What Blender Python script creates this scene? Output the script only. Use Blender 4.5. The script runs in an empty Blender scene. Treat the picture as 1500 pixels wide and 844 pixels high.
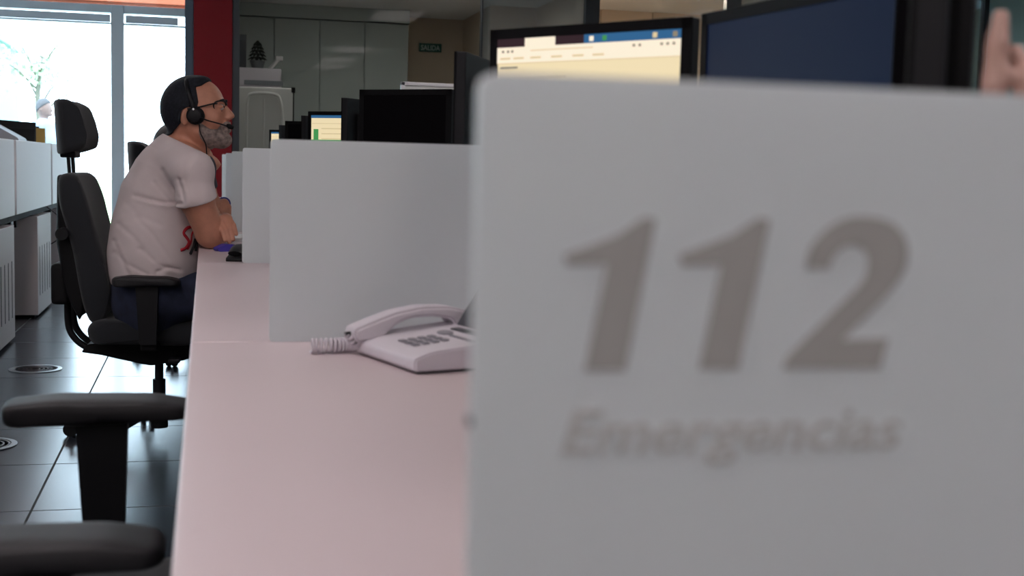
import bpy, bmesh, math, random
import numpy as np
from mathutils import Vector, Matrix
from mathutils.bvhtree import BVHTree
random.seed(7)
SC = bpy.context.scene
COL = SC.collection
PI = math.pi

# ---------------------------------------------------------------- camera
CAMZ = 1.0577
YAW, PIT, ROL, FPX = .2389, .0955, .0258, 1850.0
_f = Vector((math.sin(YAW)*math.cos(PIT), math.cos(YAW)*math.cos(PIT), -math.sin(PIT)))
_r0 = Vector((math.cos(YAW), -math.sin(YAW), 0)); _u0 = _r0.cross(_f)
_r = _r0*math.cos(ROL)+_u0*math.sin(ROL); _u = -_r0*math.sin(ROL)+_u0*math.cos(ROL)
cd = bpy.data.cameras.new('camera'); cam = bpy.data.objects.new('camera', cd); COL.objects.link(cam)
cam.matrix_world = Matrix(((_r.x, _u.x, -_f.x, 0), (_r.y, _u.y, -_f.y, 0), (_r.z, _u.z, -_f.z, CAMZ), (0, 0, 0, 1)))
cd.sensor_width = 36; cd.lens = FPX/1500*36; cd.clip_start = .02; cd.clip_end = 300
cd.dof.use_dof = True; cd.dof.focus_distance = 4.75; cd.dof.aperture_fstop = 6.0
SC.camera = cam

# ---------------------------------------------------------------- light and exposure
vs = SC.view_settings
vs.view_transform = 'Standard'; vs.look = 'None'; vs.exposure = 0.0; vs.gamma = 1.0; vs.use_curve_mapping = False
SC.cycles.use_denoising = True
SC.cycles.max_bounces = 8; SC.cycles.diffuse_bounces = 5; SC.cycles.glossy_bounces = 4
SC.cycles.transmission_bounces = 6; SC.cycles.transparent_max_bounces = 16
SC.cycles.sample_clamp_indirect = 6.0; SC.cycles.caustics_reflective = False; SC.cycles.caustics_refractive = False
SKY_STRENGTH = 9.0
SUN_STRENGTH = 7.0
CEIL_STRENGTH = 11.0
BACK_STRENGTH = 15.0
WARM_STRENGTH = 60.0
w = bpy.data.worlds.new('sky'); SC.world = w; w.use_nodes = True
wn = w.node_tree; bg = wn.nodes['Background']
bg.inputs['Color'].default_value = (.70, .86, 1.0, 1); bg.inputs['Strength'].default_value = SKY_STRENGTH
sd = bpy.data.lights.new('sun', 'SUN'); so = bpy.data.objects.new('sun', sd); COL.objects.link(so)
sd.energy = SUN_STRENGTH; sd.angle = .02; sd.color = (1, .96, .9)
so.rotation_euler = (math.radians(32), 0, math.radians(-12))      # light travels towards +Y and down

# ---------------------------------------------------------------- helpers: pixels to points
def ray(px, py): return _f+_r*((px-750)/FPX)-_u*((py-422)/FPX)
def atY(px, py, Y): d = ray(px, py); return Vector((0, 0, CAMZ))+d*(Y/d.y)
def atZ(px, py, Z): d = ray(px, py); return Vector((0, 0, CAMZ))+d*((Z-CAMZ)/d.z)

# ---------------------------------------------------------------- helpers: materials
def lin(c):
    c = c/255.0
    return c/12.92 if c <= .04045 else ((c+.055)/1.055)**2.4
def rgb(r, g, b): return (lin(r), lin(g), lin(b), 1)
def mat(name, c, rough=.5, metal=0, spec=.5, bump=0, bscale=200, var=0, vscale=30, coat=0, sheen=0):
    m = bpy.data.materials.new(name); m.use_nodes = True
    n = m.node_tree; b = n.nodes['Principled BSDF']
    b.inputs['Base Color'].default_value = c; b.inputs['Roughness'].default_value = rough
    b.inputs['Metallic'].default_value = metal; b.inputs['Specular IOR Level'].default_value = spec
    b.inputs['Coat Weight'].default_value = coat; b.inputs['Sheen Weight'].default_value = sheen
    tc = n.nodes.new('ShaderNodeTexCoord')
    if bump:
        t = n.nodes.new('ShaderNodeTexNoise'); t.inputs['Scale'].default_value = bscale; t.inputs['Detail'].default_value = 4
        bp = n.nodes.new('ShaderNodeBump'); bp.inputs['Strength'].default_value = bump; bp.inputs['Distance'].default_value = .002
        n.links.new(tc.outputs['Object'], t.inputs['Vector']); n.links.new(t.outputs['Fac'], bp.inputs['Height'])
        n.links.new(bp.outputs['Normal'], b.inputs['Normal'])
    if var:
        t = n.nodes.new('ShaderNodeTexNoise'); t.inputs['Scale'].default_value = vscale; t.inputs['Detail'].default_value = 5
        r = n.nodes.new('ShaderNodeValToRGB')
        r.color_ramp.elements[0].position = .3; r.color_ramp.elements[1].position = .7
        r.color_ramp.elements[0].color = (c[0]*(1-var), c[1]*(1-var), c[2]*(1-var), 1)
        r.color_ramp.elements[1].color = (min(1, c[0]*(1+var)), min(1, c[1]*(1+var)), min(1, c[2]*(1+var)), 1)
        n.links.new(tc.outputs['Object'], t.inputs['Vector']); n.links.new(t.outputs['Fac'], r.inputs['Fac'])
        n.links.new(r.outputs['Color'], b.inputs['Base Color'])
    return m
def emit(name, c, s):
    m = bpy.data.materials.new(name); m.use_nodes = True; n = m.node_tree
    b = n.nodes['Principled BSDF']; b.inputs['Base Color'].default_value = (c[0]*.2, c[1]*.2, c[2]*.2, 1)
    b.inputs['Emission Color'].default_value = c; b.inputs['Emission Strength'].default_value = s
    b.inputs['Specular IOR Level'].default_value = .1
    return m
def clear_glass(name, tint, refl=.09, haze=0.0, hazec=(.7, .75, .78, 1)):
    m = bpy.data.materials.new(name); m.use_nodes = True; n = m.node_tree
    n.nodes.remove(n.nodes['Principled BSDF']); o = n.nodes['Material Output']
    t = n.nodes.new('ShaderNodeBsdfTransparent'); t.inputs[0].default_value = tint
    g = n.nodes.new('ShaderNodeBsdfGlossy'); g.inputs['Roughness'].default_value = .02
    fr = n.nodes.new('ShaderNodeFresnel'); fr.inputs['IOR'].default_value = 1.45
    x = n.nodes.new('ShaderNodeMixShader'); mu = n.nodes.new('ShaderNodeMath'); mu.operation = 'MULTIPLY'; mu.inputs[1].default_value = refl; n.links.new(fr.outputs[0], mu.inputs[0]); n.links.new(mu.outputs[0], x.inputs[0])
    n.links.new(t.outputs[0], x.inputs[1]); n.links.new(g.outputs[0], x.inputs[2]); last = x
    if haze:
        d = n.nodes.new('ShaderNodeBsdfDiffuse'); d.inputs[0].default_value = hazec
        y = n.nodes.new('ShaderNodeMixShader'); y.inputs[0].default_value = haze
        n.links.new(x.outputs[0], y.inputs[1]); n.links.new(d.outputs[0], y.inputs[2]); last = y
    n.links.new(last.outputs[0], o.inputs[0])
    return m
def frosted(name, c):
    m = bpy.data.materials.new(name); m.use_nodes = True; n = m.node_tree
    n.nodes.remove(n.nodes['Principled BSDF']); o = n.nodes['Material Output']
    d = n.nodes.new('ShaderNodeBsdfDiffuse'); d.inputs[0].default_value = c
    t = n.nodes.new('ShaderNodeBsdfTranslucent'); t.inputs[0].default_value = c
    g = n.nodes.new('ShaderNodeBsdfGlossy'); g.inputs['Roughness'].default_value = .35; g.inputs[0].default_value = (.9, .95, 1, 1)
    rf = n.nodes.new('ShaderNodeBsdfRefraction'); rf.inputs['IOR'].default_value = 1.02; rf.inputs['Roughness'].default_value = .45
    rf.inputs[0].default_value = (.82, .9, .88, 1)
    a = n.nodes.new('ShaderNodeMixShader'); a.inputs[0].default_value = .45
    n.links.new(d.outputs[0], a.inputs[1]); n.links.new(t.outputs[0], a.inputs[2])
    e = n.nodes.new('ShaderNodeMixShader'); e.inputs[0].default_value = .10
    n.links.new(a.outputs[0], e.inputs[1]); n.links.new(rf.outputs[0], e.inputs[2])
    b = n.nodes.new('ShaderNodeMixShader'); b.inputs[0].default_value = .07
    n.links.new(e.outputs[0], b.inputs[1]); n.links.new(g.outputs[0], b.inputs[2])
    n.links.new(b.outputs[0], o.inputs[0])
    return m

M = dict(
 desk=mat('pale_laminate', rgb(200, 185, 188), .38, bump=.03, bscale=300),
 deskedge=mat('laminate_edge', rgb(205, 190, 192), .5),
 white=mat('white_coated_metal', rgb(214, 212, 214), .45),
 pedestal=mat('grey_white_metal', rgb(186, 178, 178), .5),
 slot=mat('dark_slot', rgb(50, 50, 56), .7),
 frost=frosted('frosted_glass', rgb(230, 234, 236)),
 vinyl=mat('grey_vinyl', rgb(156, 154, 151), .6),
 vinyl2=mat('light_grey_vinyl', rgb(182, 182, 180), .6),
 black=mat('black_plastic', rgb(22, 22, 25), .45, spec=.2),
 blackm=mat('black_matte', rgb(15, 15, 17), .7, spec=.2),
 bezel=mat('bezel_plastic', rgb(13, 13, 15), .6, spec=.08),
 screen_off=mat('dark_screen', rgb(14, 13, 15), .6, spec=.0),
 fabric=mat('black_chair_fabric', rgb(25, 28, 33), .9, bump=.5, bscale=500, sheen=.15),
 pad=mat('black_soft_plastic', rgb(30, 29, 32), .55, spec=.35, bump=.15, bscale=400),
 steel=mat('brushed_steel', rgb(150, 152, 156), .3, metal=1),
 chrome=mat('chrome', rgb(200, 200, 205), .12, metal=1),
 frame=mat('window_aluminium', rgb(206, 220, 230), .5),
 dframe=mat('dark_grey_frame', rgb(62, 66, 72), .45),
 jamb=mat('steel_blue_jamb', rgb(70, 88, 106), .45),
 red=mat('red_lacquer', rgb(138, 2, 20), .5, spec=.3),
 wall=mat('wall_paint', rgb(225, 222, 220), .85, bump=.05),
 teal=mat('teal_grey_wall', rgb(160, 200, 204), .7),
 beige=mat('beige_wall', rgb(205, 188, 168), .8),
 cream=mat('cream_panel', rgb(226, 206, 186), .6),
 creamw=mat('pale_panel', rgb(222, 218, 212), .6),
 cab=mat('pale_cabinet_laminate', rgb(176, 184, 182), .7, spec=.3),
 ceil=mat('ceiling_tile', rgb(225, 225, 225), .9),
 skin=mat('skin', rgb(186, 128, 104), .5, var=.08, vscale=40, bump=.12, bscale=250),
 skin3=mat('skin_distant', rgb(104, 88, 84), .6),
 skin2=mat('skin_pale', rgb(178, 142, 130), .5),
 hair=mat('dark_hair', rgb(22, 25, 33), .7, spec=.25, bump=.8, bscale=160, var=.4, vscale=90),
 hair2=mat('black_hair', rgb(26, 20, 22), .6, bump=.8, bscale=160),
 hairg=mat('grey_hair', rgb(62, 66, 72), .7, bump=.5),
 beard=mat('grizzled_beard', rgb(136, 120, 114), .85, bump=.5, bscale=320, var=.45, vscale=70),
 lip=mat('lip', rgb(150, 84, 78), .5),
 eye=mat('eye_white', rgb(205, 200, 196), .2),
 iris=mat('dark_iris', rgb(40, 26, 20), .2),
 shirt=mat('pale_cotton', rgb(204, 190, 190), .9, bump=.2, bscale=45, var=.03, vscale=12),
 shirtb=mat('charcoal_cotton', rgb(52, 50, 60), .9, bump=.3, bscale=45),
 shirtw=mat('white_cotton', rgb(225, 228, 230), .9),
 shirtblue=mat('light_blue_cotton', rgb(120, 140, 160), .9),
 jeans=mat('dark_blue_denim', rgb(38, 44, 66), .9, bump=.5, bscale=300, var=.25, vscale=25),
 shoe=mat('dark_leather', rgb(30, 26, 24), .5),
 redprint=mat('red_print', rgb(170, 22, 40), .8),
 blackprint=mat('black_print', rgb(28, 26, 30), .8),
 phone=mat('light_grey_plastic', rgb(202, 196, 204), .42),
 phoned=mat('grey_key_plastic', rgb(132, 130, 138), .5),
 phonedk=mat('dark_grey_plastic', rgb(62, 64, 70), .3),
 blue=mat('blue_plastic', rgb(40, 50, 140), .5),
 purple=mat('violet_plastic', rgb(64, 52, 150), .5),
 tan=mat('manila_card', rgb(168, 136, 70), .8),
 grey=mat('mid_grey_plastic', rgb(120, 124, 130), .5),
 plant=mat('dark_foliage', rgb(22, 30, 26), .8, var=.3),
 pot=mat('grey_pot', rgb(96, 100, 104), .7),
 tablew=mat('white_moulded_plastic', rgb(214, 214, 210), .5),
 bluebot=mat('pale_blue_bottle', rgb(160, 205, 232), .12, coat=.4),
 sign=mat('sign_green', rgb(14, 88, 76), .5),
 signw=mat('sign_white', rgb(210, 225, 220), .5),
 concrete=mat('pale_paving', rgb(205, 204, 198), .9, var=.06, vscale=2),
 grass=mat('lawn', rgb(150, 180, 130), .95, var=.2, vscale=5),
 leaf=mat('pale_leaf', rgb(146, 160, 142), .8),
 bark=mat('pale_bark', rgb(95, 92, 88), .9),
 building=mat('pale_render', rgb(112, 138, 142), .8),
 glazing=clear_glass('window_glass', (.93, .97, .98, 1)),
 part_glass=clear_glass('partition_glass', (.80, .81, .80, 1)),
 part_haze=clear_glass('hazy_partition_glass', (.66, .71, .72, 1), haze=.16),
)
def wood_mat():
    m = mat('reddish_cedar', rgb(214, 128, 92), .6); n = m.node_tree; b = n.nodes['Principled BSDF']
    tc = n.nodes.new('ShaderNodeTexCoord'); mp = n.nodes.new('ShaderNodeMapping'); mp.inputs['Scale'].default_value = (1, 12, 14)
    t = n.nodes.new('ShaderNodeTexNoise'); t.inputs['Scale'].default_value = 3
    r = n.nodes.new('ShaderNodeValToRGB'); r.color_ramp.elements[0].color = rgb(156, 84, 58); r.color_ramp.elements[1].color = rgb(190, 112, 82)
    n.links.new(tc.outputs['Object'], mp.inputs[0]); n.links.new(mp.outputs[0], t.inputs['Vector']); n.links.new(t.outputs['Fac'], r.inputs['Fac'])
    n.links.new(r.outputs['Color'], b.inputs['Base Color']); return m
M['wood'] = wood_mat()
def floor_mat():
    m = mat('dark_floor_tile', rgb(32, 36, 46), .25, spec=.65); n = m.node_tree; b = n.nodes['Principled BSDF']
    tc = n.nodes.new('ShaderNodeTexCoord'); mp = n.nodes.new('ShaderNodeMapping')
    mp.inputs['Location'].default_value = (.505, -.313, 0)
    br = n.nodes.new('ShaderNodeTexBrick'); br.offset = 0; br.squash = 1
    br.inputs['Scale'].default_value = 1; br.inputs['Brick Width'].default_value = .6; br.inputs['Row Height'].default_value = .6
    br.inputs['Mortar Size'].default_value = .004; br.inputs['Mortar Smooth'].default_value = .2
    br.inputs['Color1'].default_value = rgb(33, 37, 47); br.inputs['Color2'].default_value = rgb(28, 32, 42); br.inputs['Mortar'].default_value = rgb(8, 8, 10)
    n.links.new(tc.outputs['Object'], mp.inputs[0]); n.links.new(mp.outputs[0], br.inputs['Vector'])
    n.links.new(br.outputs['Color'], b.inputs['Base Color'])
    mr = n.nodes.new('ShaderNodeMapRange'); mr.inputs['To Min'].default_value = .25; mr.inputs['To Max'].default_value = .8
    n.links.new(br.outputs['Fac'], mr.inputs['Value']); n.links.new(mr.outputs[0], b.inputs['Roughness'])
    bp = n.nodes.new('ShaderNodeBump'); bp.invert = True; bp.inputs['Strength'].default_value = .6; bp.inputs['Distance'].default_value = .003
    n.links.new(br.outputs['Fac'], bp.inputs['Height']); n.links.new(bp.outputs['Normal'], b.inputs['Normal'])
    return m
M['floor'] = floor_mat()
M['lamp'] = emit('ceiling_lamp', (1, .90, .90, 1), CEIL_STRENGTH)
M['lampb'] = emit('dim_ceiling_lamp', (1, .97, .94, 1), BACK_STRENGTH)
M['lampw'] = emit('warm_ceiling_lamp', (1, .80, .62, 1), WARM_STRENGTH)
M['s_cream'] = emit('screen_cream', rgb(246, 228, 186), .85)
M['s_white'] = emit('screen_white', rgb(250, 238, 214), .92)
M['s_blue'] = emit('screen_blue', rgb(52, 104, 150), .8)
M['s_navy'] = emit('screen_navy', rgb(20, 34, 66), .4)
M['s_dark'] = emit('screen_tabs', rgb(62, 44, 50), .6)
M['s_green'] = emit('screen_green', rgb(70, 150, 84), .9)
M['s_tan'] = emit('screen_tan', rgb(226, 206, 160), .85)
M['s_grey'] = emit('screen_grey', rgb(150, 140, 120), .8)

# ---------------------------------------------------------------- helpers: objects
def tag(o, label, cat, group=None, kind=None):
    o['label'] = label; o['category'] = cat
    if group: o['group'] = group
    if kind: o['kind'] = kind
    return o
def thing(name, label, cat, loc=(0, 0, 0), rz=0, group=None):
    o = bpy.data.objects.new(name, None); o.empty_display_size = .1; COL.objects.link(o)
    o.location = loc; o.rotation_euler = (0, 0, rz); return tag(o, label, cat, group)
def link(name, bm, m, parent=None, smooth=False, loc=None):
    bmesh.ops.recalc_face_normals(bm, faces=bm.faces)
    me = bpy.data.meshes.new(name); bm.to_mesh(me); bm.free()
    for k in (m if isinstance(m, (list, tuple)) else [m]): me.materials.append(k)
    if smooth:
        for p in me.polygons: p.use_smooth = True
        if smooth == 'auto': me.set_sharp_from_angle(angle=math.radians(40))
    o = bpy.data.objects.new(name, me); COL.objects.link(o)
    if parent: o.parent = parent
    if loc: o.location = loc
    return o
def struct(name, bm, m, parent=None, **k):
    o = link(name, bm, m, parent, **k)
    if not parent: o['kind'] = 'structure'
    return o
def box(bm, lo, hi, bev=0, seg=2, T=None):
    lo = Vector(lo); hi = Vector(hi); c = (lo+hi)/2; s = hi-lo
    b2 = bmesh.new(); bmesh.ops.create_cube(b2, size=1)
    for v in b2.verts: v.co = Vector((v.co.x*s.x, v.co.y*s.y, v.co.z*s.z))+c
    if bev: bmesh.ops.bevel(b2, geom=list(b2.edges), offset=bev, segments=seg, affect='EDGES', profile=.6)
    return merge(bm, b2, T)
def merge(bm, b2, T=None):
    if T is not None: bmesh.ops.transform(b2, matrix=T, verts=b2.verts)
    me = bpy.data.meshes.new('tmp'); b2.to_mesh(me); b2.free(); bm.from_mesh(me); bpy.data.meshes.remove(me); return bm
def tube(bm, pts, r, n=10, cap=True, flat=None):
    """round tube along points; r number or list; flat=(axis vector, factor) squashes the section"""
    pts = [Vector(p) for p in pts]; N = len(pts); rr = r if isinstance(r, (list, tuple)) else [r]*N
    rings = []; prev = None
    for i, p in enumerate(pts):
        t = (pts[min(i+1, N-1)]-pts[max(i-1, 0)]).normalized()
        if prev is None:
            a = Vector((0, 0, 1)) if abs(t.z) < .9 else Vector((0, 1, 0)); u = t.cross(a).normalized()
        else:
            u = (prev-t*prev.dot(t)).normalized()
        prev = u; v = t.cross(u)
        ring = []
        for k in range(n):
            d = (u*math.cos(2*PI*k/n)+v*math.sin(2*PI*k/n))*rr[i]
            if flat: ax = flat[0]; d = d+ax*(d.dot(ax)*(flat[1]-1))
            ring.append(bm.verts.new(p+d))
        rings.append(ring)
    for a, b in zip(rings, rings[1:]):
        for k in range(n): bm.faces.new((a[k], a[(k+1) % n], b[(k+1) % n], b[k]))
    if cap: bm.faces.new(rings[0][::-1]); bm.faces.new(rings[-1])
    return bm
def smoothpath(pts, n=8):
    pts = [Vector(p) for p in pts]; out = []
    for i in range(len(pts)-1):
        p0 = pts[max(i-1, 0)]; p1 = pts[i]; p2 = pts[i+1]; p3 = pts[min(i+2, len(pts)-1)]
        for k in range(n):
            t = k/n
            out.append(.5*((2*p1)+(-p0+p2)*t+(2*p0-5*p1+4*p2-p3)*t*t+(-p0+3*p1-3*p2+p3)*t**3))
    out.append(pts[-1]); return out
def cyl(bm, a, b, r, n=24, r2=None): return tube(bm, [a, b], [r, r if r2 is None else r2], n)
def lathe(bm, prof, c=(0, 0, 0), n=32, axis='Z'):
    c = Vector(c); rings = []
    for r, h in prof:
        ring = []
        for k in range(n):
            a = 2*PI*k/n; x, y = r*math.cos(a), r*math.sin(a)
            ring.append(bm.verts.new(c+(Vector((x, y, h)) if axis == 'Z' else Vector((x, h, y)))))
        rings.append(ring)
    for p, q in zip(rings, rings[1:]):
        for k in range(n): bm.faces.new((p[k], p[(k+1) % n], q[(k+1) % n], q[k]))
    bm.faces.new(rings[0][::-1]); bm.faces.new(rings[-1]); return bm
def prism(bm, poly, y0, y1, T=None):
    """polygon in x,z extruded along y"""
    b2 = bmesh.new()
    A = [b2.verts.new((x, y0, z)) for x, z in poly]; B = [b2.verts.new((x, y1, z)) for x, z in poly]; n = len(poly)
    b2.faces.new(A); b2.faces.new(B[::-1])
    for k in range(n): b2.faces.new((A[k], B[k], B[(k+1) % n], A[(k+1) % n]))
    bmesh.ops.recalc_face_normals(b2, faces=b2.faces)
    return merge(bm, b2, T)
def cushion(bm, prof, half, rnd=.05, bow=0, n=14, sq=2.6, axis='y'):
    """closed x,z profile swept across y with rounded ends; bow pushes the sides forward in x"""
    cx = sum(p[0] for p in prof)/len(prof); cz = sum(p[1] for p in prof)/len(prof); rings = []
    for i in range(n+1):
        t = -1+2*i/n; t = math.sin(t*PI/2)
        y = t*half; e = max(0, abs(y)-(half-rnd))/rnd
        s = (1-min(e, .999)**sq)**(1/sq) if e > 0 else 1
        inset = rnd*(1-s)*.8
        ring = []
        for x, z in prof:
            dx, dz = x-cx, z-cz; L = math.hypot(dx, dz)
            k = max(.05, (L-inset)/L)
            ring.append(bm.verts.new((cx+dx*k+bow*t*t, y, cz+dz*k)))
        rings.append(ring)
    m = len(prof)
    for a, b in zip(rings, rings[1:]):
        for k in range(m): bm.faces.new((a[k], a[(k+1) % m], b[(k+1) % m], b[k]))
    bm.faces.new(rings[0][::-1]); bm.faces.new(rings[-1]); return bm
def roundpoly(poly, r, n=4):
    """round the corners of a 2D polygon"""
    out = []; N = len(poly)
    for i in range(N):
        p = Vector(poly[i]); a = Vector(poly[i-1]); b = Vector(poly[(i+1) % N])
        u = (a-p); v = (b-p); ru = min(r, u.length*.45); rv = min(r, v.length*.45)
        q0 = p+u.normalized()*ru; q2 = p+v.normalized()*rv
        for k in range(n+1):
            t = k/n; out.append(tuple((1-t)**2*q0+2*t*(1-t)*p+t*t*q2))
    return out
def dup(root, label=None, group=None, loc=None, rz=None):
    r = root.copy(); COL.objects.link(r)
    if loc is not None: r.location = loc
    if rz is not None: r.rotation_euler = (0, 0, rz)
    if label: r['label'] = label
    if group: r['group'] = group
    for ch in list(root.children):
        c = ch.copy(); COL.objects.link(c); c.parent = r
        for g in ch.children:
            d = g.copy(); COL.objects.link(d); d.parent = c
    return r

# ================================================================ THE SETTING
YW = 12.0          # window and glass partition line
b = bmesh.new(); box(b, (-7, -3, -.1), (8, YW+.1, 0)); struct('floor', b, M['floor'])
b = bmesh.new(); box(b, (.1, YW+.1, -.1), (8, 16.2, 0)); struct('floor_inner', b, M['ceil'])  # separate unseen floor, kept pale to bounce light onto the inner ceiling
b = bmesh.new(); box(b, (-7, -3, 3.0), (8, YW+.1, 3.1)); struct('ceiling', b, M['ceil'])
b = bmesh.new(); box(b, (-7.2, -3, 0), (-7, YW, 3)); struct('wall_left', b, M['wall'])
b = bmesh.new(); box(b, (8, -3, 0), (8.2, 16.2, 3)); struct('wall_right', b, M['teal'])
b = bmesh.new(); box(b, (-7, -3.2, 0), (8, -3, 3)); struct('wall_front', b, M['wall'])
# window wall
b = bmesh.new(); box(b, (-7, YW-.05, 2.72), (-.16, YW+.15, 3.0)); struct('wall_back', b, M['wall'])
wx = [-7, -5.15, -3.0, -.775, -.19]
for i in range(4):
    x0, x1 = wx[i], wx[i+1]
    b = bmesh.new()
    for (a, c) in (((x0, 0), (x1, .07)), ((x0, 2.335), (x1, 2.405)), ((x0, 2.66), (x1, 2.72)), ((x0, 2.235), (x1, 2.25))):
        box(b, (a[0], YW-.03, a[1]), (c[0], YW+.05, c[1]), .004)
    if i: box(b, (x0-.055, YW-.05, 0), (x0+.055, YW+.06, 2.405), .006)
    fr = struct('window_%d' % (i+1), b, M['frame'])
    g = bmesh.new(); box(g, (x0+.03, YW+.005, .06), (x1-.03, YW+.013, 2.66)); link('pane', g, M['glazing'], fr)
    bl = bmesh.new(); box(bl, (x0+.07, YW-.045, 2.252), (x1-.06, YW-.012, 2.32), .006); link('blind_housing', bl, M['frame'], fr)
# red column between steel jambs
b = bmesh.new(); box(b, (-.112, YW-.16, 0), (.226, YW+.2, 3.0), .004); col = struct('trim_1', b, M['red']); col['label'] = 'glossy red column between the window and the glass room'
b = bmesh.new(); box(b, (-.19, YW-.12, 0), (-.113, YW+.2, 3.0), .004); struct('trim_2', b, M['jamb'])
b = bmesh.new(); box(b, (.227, YW-.14, 0), (.292, YW+.12, 3.0), .004); struct('trim_3', b, M['dframe'])
# glass partition
def bay(n, x0, x1, gm, fw):
    b = bmesh.new(); box(b, (x0, YW-.03, 0), (x1, YW+.03, .08)); box(b, (x0, YW-.03, 2.93), (x1, YW+.03, 3.0))
    box(b, (x1-fw, YW-.04, 0), (x1, YW+.04, 3.0), .003)
    fr = struct('window_%d' % n, b, M['dframe'])
    g = bmesh.new(); box(g, (x0, YW-.006, .08), (x1-fw, YW+.006, 2.93)); link('pane', g, gm, fr); return fr
bay(5, .292, 2.56, M['part_glass'], .012)
bay(6, 2.56, 3.72, M['part_haze'], .14)
bay(7, 3.72, 5.20, M['glazing'], .16)
bay(8, 5.20, 8.0, M['part_haze'], .05)
# room behind the glass
b = bmesh.new(); box(b, (.2, YW+.12, 2.86), (8, 16.2, 2.96)); struct('ceiling_2', b, M['ceil'])
b = bmesh.new(); box(b, (.2, 15.65, 0), (8, 15.8, 2.9)); struct('wall_far', b, M['beige'])
b = bmesh.new(); box(b, (.12, YW+.2, 0), (.2, 15.8, 2.9)); struct('wall_inner', b, M['wall'])
b = bmesh.new(); box(b, (3.10, 14.2, 0), (3.22, 15.65, 2.86)); struct('wall_corner', b, M['beige'])
b = bmesh.new(); box(b, (3.64, YW+.1, 0), (3.70, 14.2, 2.86)); box(b, (3.10, 14.1, 0), (3.70, 14.2, 2.86)); struct('wall_side', b, M['cream'])
b = bmesh.new(); box(b, (.2, 15.0, 2.71), (2.33, 15.65, 2.86)); struct('trim_5', b, M['cab'])
# bright side room with cream wall panels
b = bmesh.new()
for k in range(6):
    x0 = 3.72+k*.62
    box(b, (x0+.004, 13.9, 0), (x0+.612, 13.98, 2.86), .003)
struct('wall_panelled', b, M['cream'])
# exterior
b = bmesh.new(); box(b, (-30, YW+.15, -.12), (.1, 60, -.02)); struct('floor_outside', b, M['concrete'])
b = bmesh.new(); box(b, (-30, 19, -.02), (.1, 60, .03)); lw = struct('floor_lawn', b, M['grass'])
b = bmesh.new(); box(b, (-9, YW+.75, 2.45), (-.1, YW+1.0, 3.6), .01)
for k in range(5): box(b, (-9, YW+.73, 2.52+k*.2), (-.1, YW+.76, 2.66+k*.2), .006)
fa = struct('trim_4', b, M['wood']); fa['label'] = 'reddish wood fascia outside above the window'

# ================================================================ RIGHT-HAND DESK ROW
S0, SP = .503, 1.7452
XE = -.0256; XD = .1088; DZ = .74
where = ['in the foreground, holding the grey telephone', 'second from the camera, between the two nearest big glass panels', 'under the elbows of the man in the pale shirt', 'just beyond the man in the pale shirt', 'second from the far end of the row', 'at the far end of the row']
def make_desk(y0, y1, label):
    t = thing('desk', label, 'desk', (0, (y0+y1)/2, 0), group=None); h = (y1-y0)/2-.002
    b = bmesh.new(); box(b, (XE, -h, DZ-.03), (.80, h, DZ), .004, 3); link('worktop', b, M['desk'], t)
    for s in (-1, 1):
        b = bmesh.new(); box(b, (.06, s*(h-.03)-.015, .0), (.76, s*(h-.03)+.015, DZ-.031), .003); link('side_panel', b, M['white'], t)
    b = bmesh.new(); box(b, (.70, -h+.05, .25), (.72, h-.05, DZ-.031)); link('back_panel', b, M['white'], t)
    b = bmesh.new(); box(b, (.45, -h+.05, .60), (.65, h-.05, .66)); link('cable_tray', b, M['grey'], t)
    return t
for k in range(6):
    y0 = S0+k*SP; y1 = min(y0+SP, YW-.15)
    make_desk(y0, y1, 'long white desk section '+where[k])
dl = ['large frosted glass divider nearest the camera, printed 112', 'frosted glass divider behind the grey telephone', 'frosted glass divider beside the black desk telephone', 'frosted glass divider just beyond the crossed hands of the man', 'second narrowest pale strip of frosted divider, before the far desk', 'farthest frosted glass divider of the row']
DIV = []
for k in range(6):
    y = S0+k*SP; t = thing('glass_divider', dl[k], 'divider', (0, y, DZ))
    H = .3554; b = bmesh.new()
    xd = XD-.0025 if k == 0 else XD; poly = roundpoly([(xd, .0), (xd, H), (.785, H), (.785, .0)], .008, 4)
    prism(b, poly, -.004, .004); g = link('glass_panel', b, M['frost'], t)
    for x in (.30, .62):
        b = bmesh.new(); box(b, (x-.02, -.014, .0), (x+.02, -.0045, .035), .002); box(b, (x-.02, .0045, .0), (x+.02, .014, .035), .002)
        cyl(b, (x, -.017, .02), (x, .017, .02), .006, 12); link('clamp', b, M['steel'], t)
    DIV.append(t)
# the lettering on the nearest divider, traced in the divider's own plane
D1 = DIV[0]; YF = S0-.0042
def plate(bm, pts, y, th=.0006):
    P = [atY(px, py, y+0) for px, py in pts]
    prism(bm, [(p.x, p.z-DZ) for p in P], -.0042-th, -.0042)
d1 = [(825, 374), (831, 389), (889, 387), (856, 543), (915, 543), (960, 321), (943, 319), (905, 345)]
d2 = [(994, 374), (1000, 390), (1056, 388), (1024, 541), (1081, 541), (1127, 322), (1110, 320), (1072, 345)]
b = bmesh.new(); plate(b, d1, YF); link('numeral', b, M['vinyl'], D1)
b = bmesh.new(); plate(b, d2, YF); link('numeral', b, M['vinyl'], D1)
def ringpts(seq, n=5): return [(p.x, p.y) for p in smoothpath([(a, c, 0) for a, c in seq], n)]
outer = ringpts([(1181, 394), (1186, 366), (1208, 338), (1240, 320), (1272, 318), (1306, 327), (1326, 352), (1328, 384), (1314, 414), (1286, 446), (1246, 485), (1232, 498)])
inner = ringpts([(1176, 500), (1225, 452), (1262, 414), (1270, 392), (1268, 372), (1255, 361), (1238, 361), (1222, 374), (1213, 394)])
two = outer+[(1300, 496), (1288, 540), (1146, 540), (1152, 524)]+inner
b = bmesh.new(); plate(b, two, YF); link('numeral', b, M['vinyl'], D1)
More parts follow.
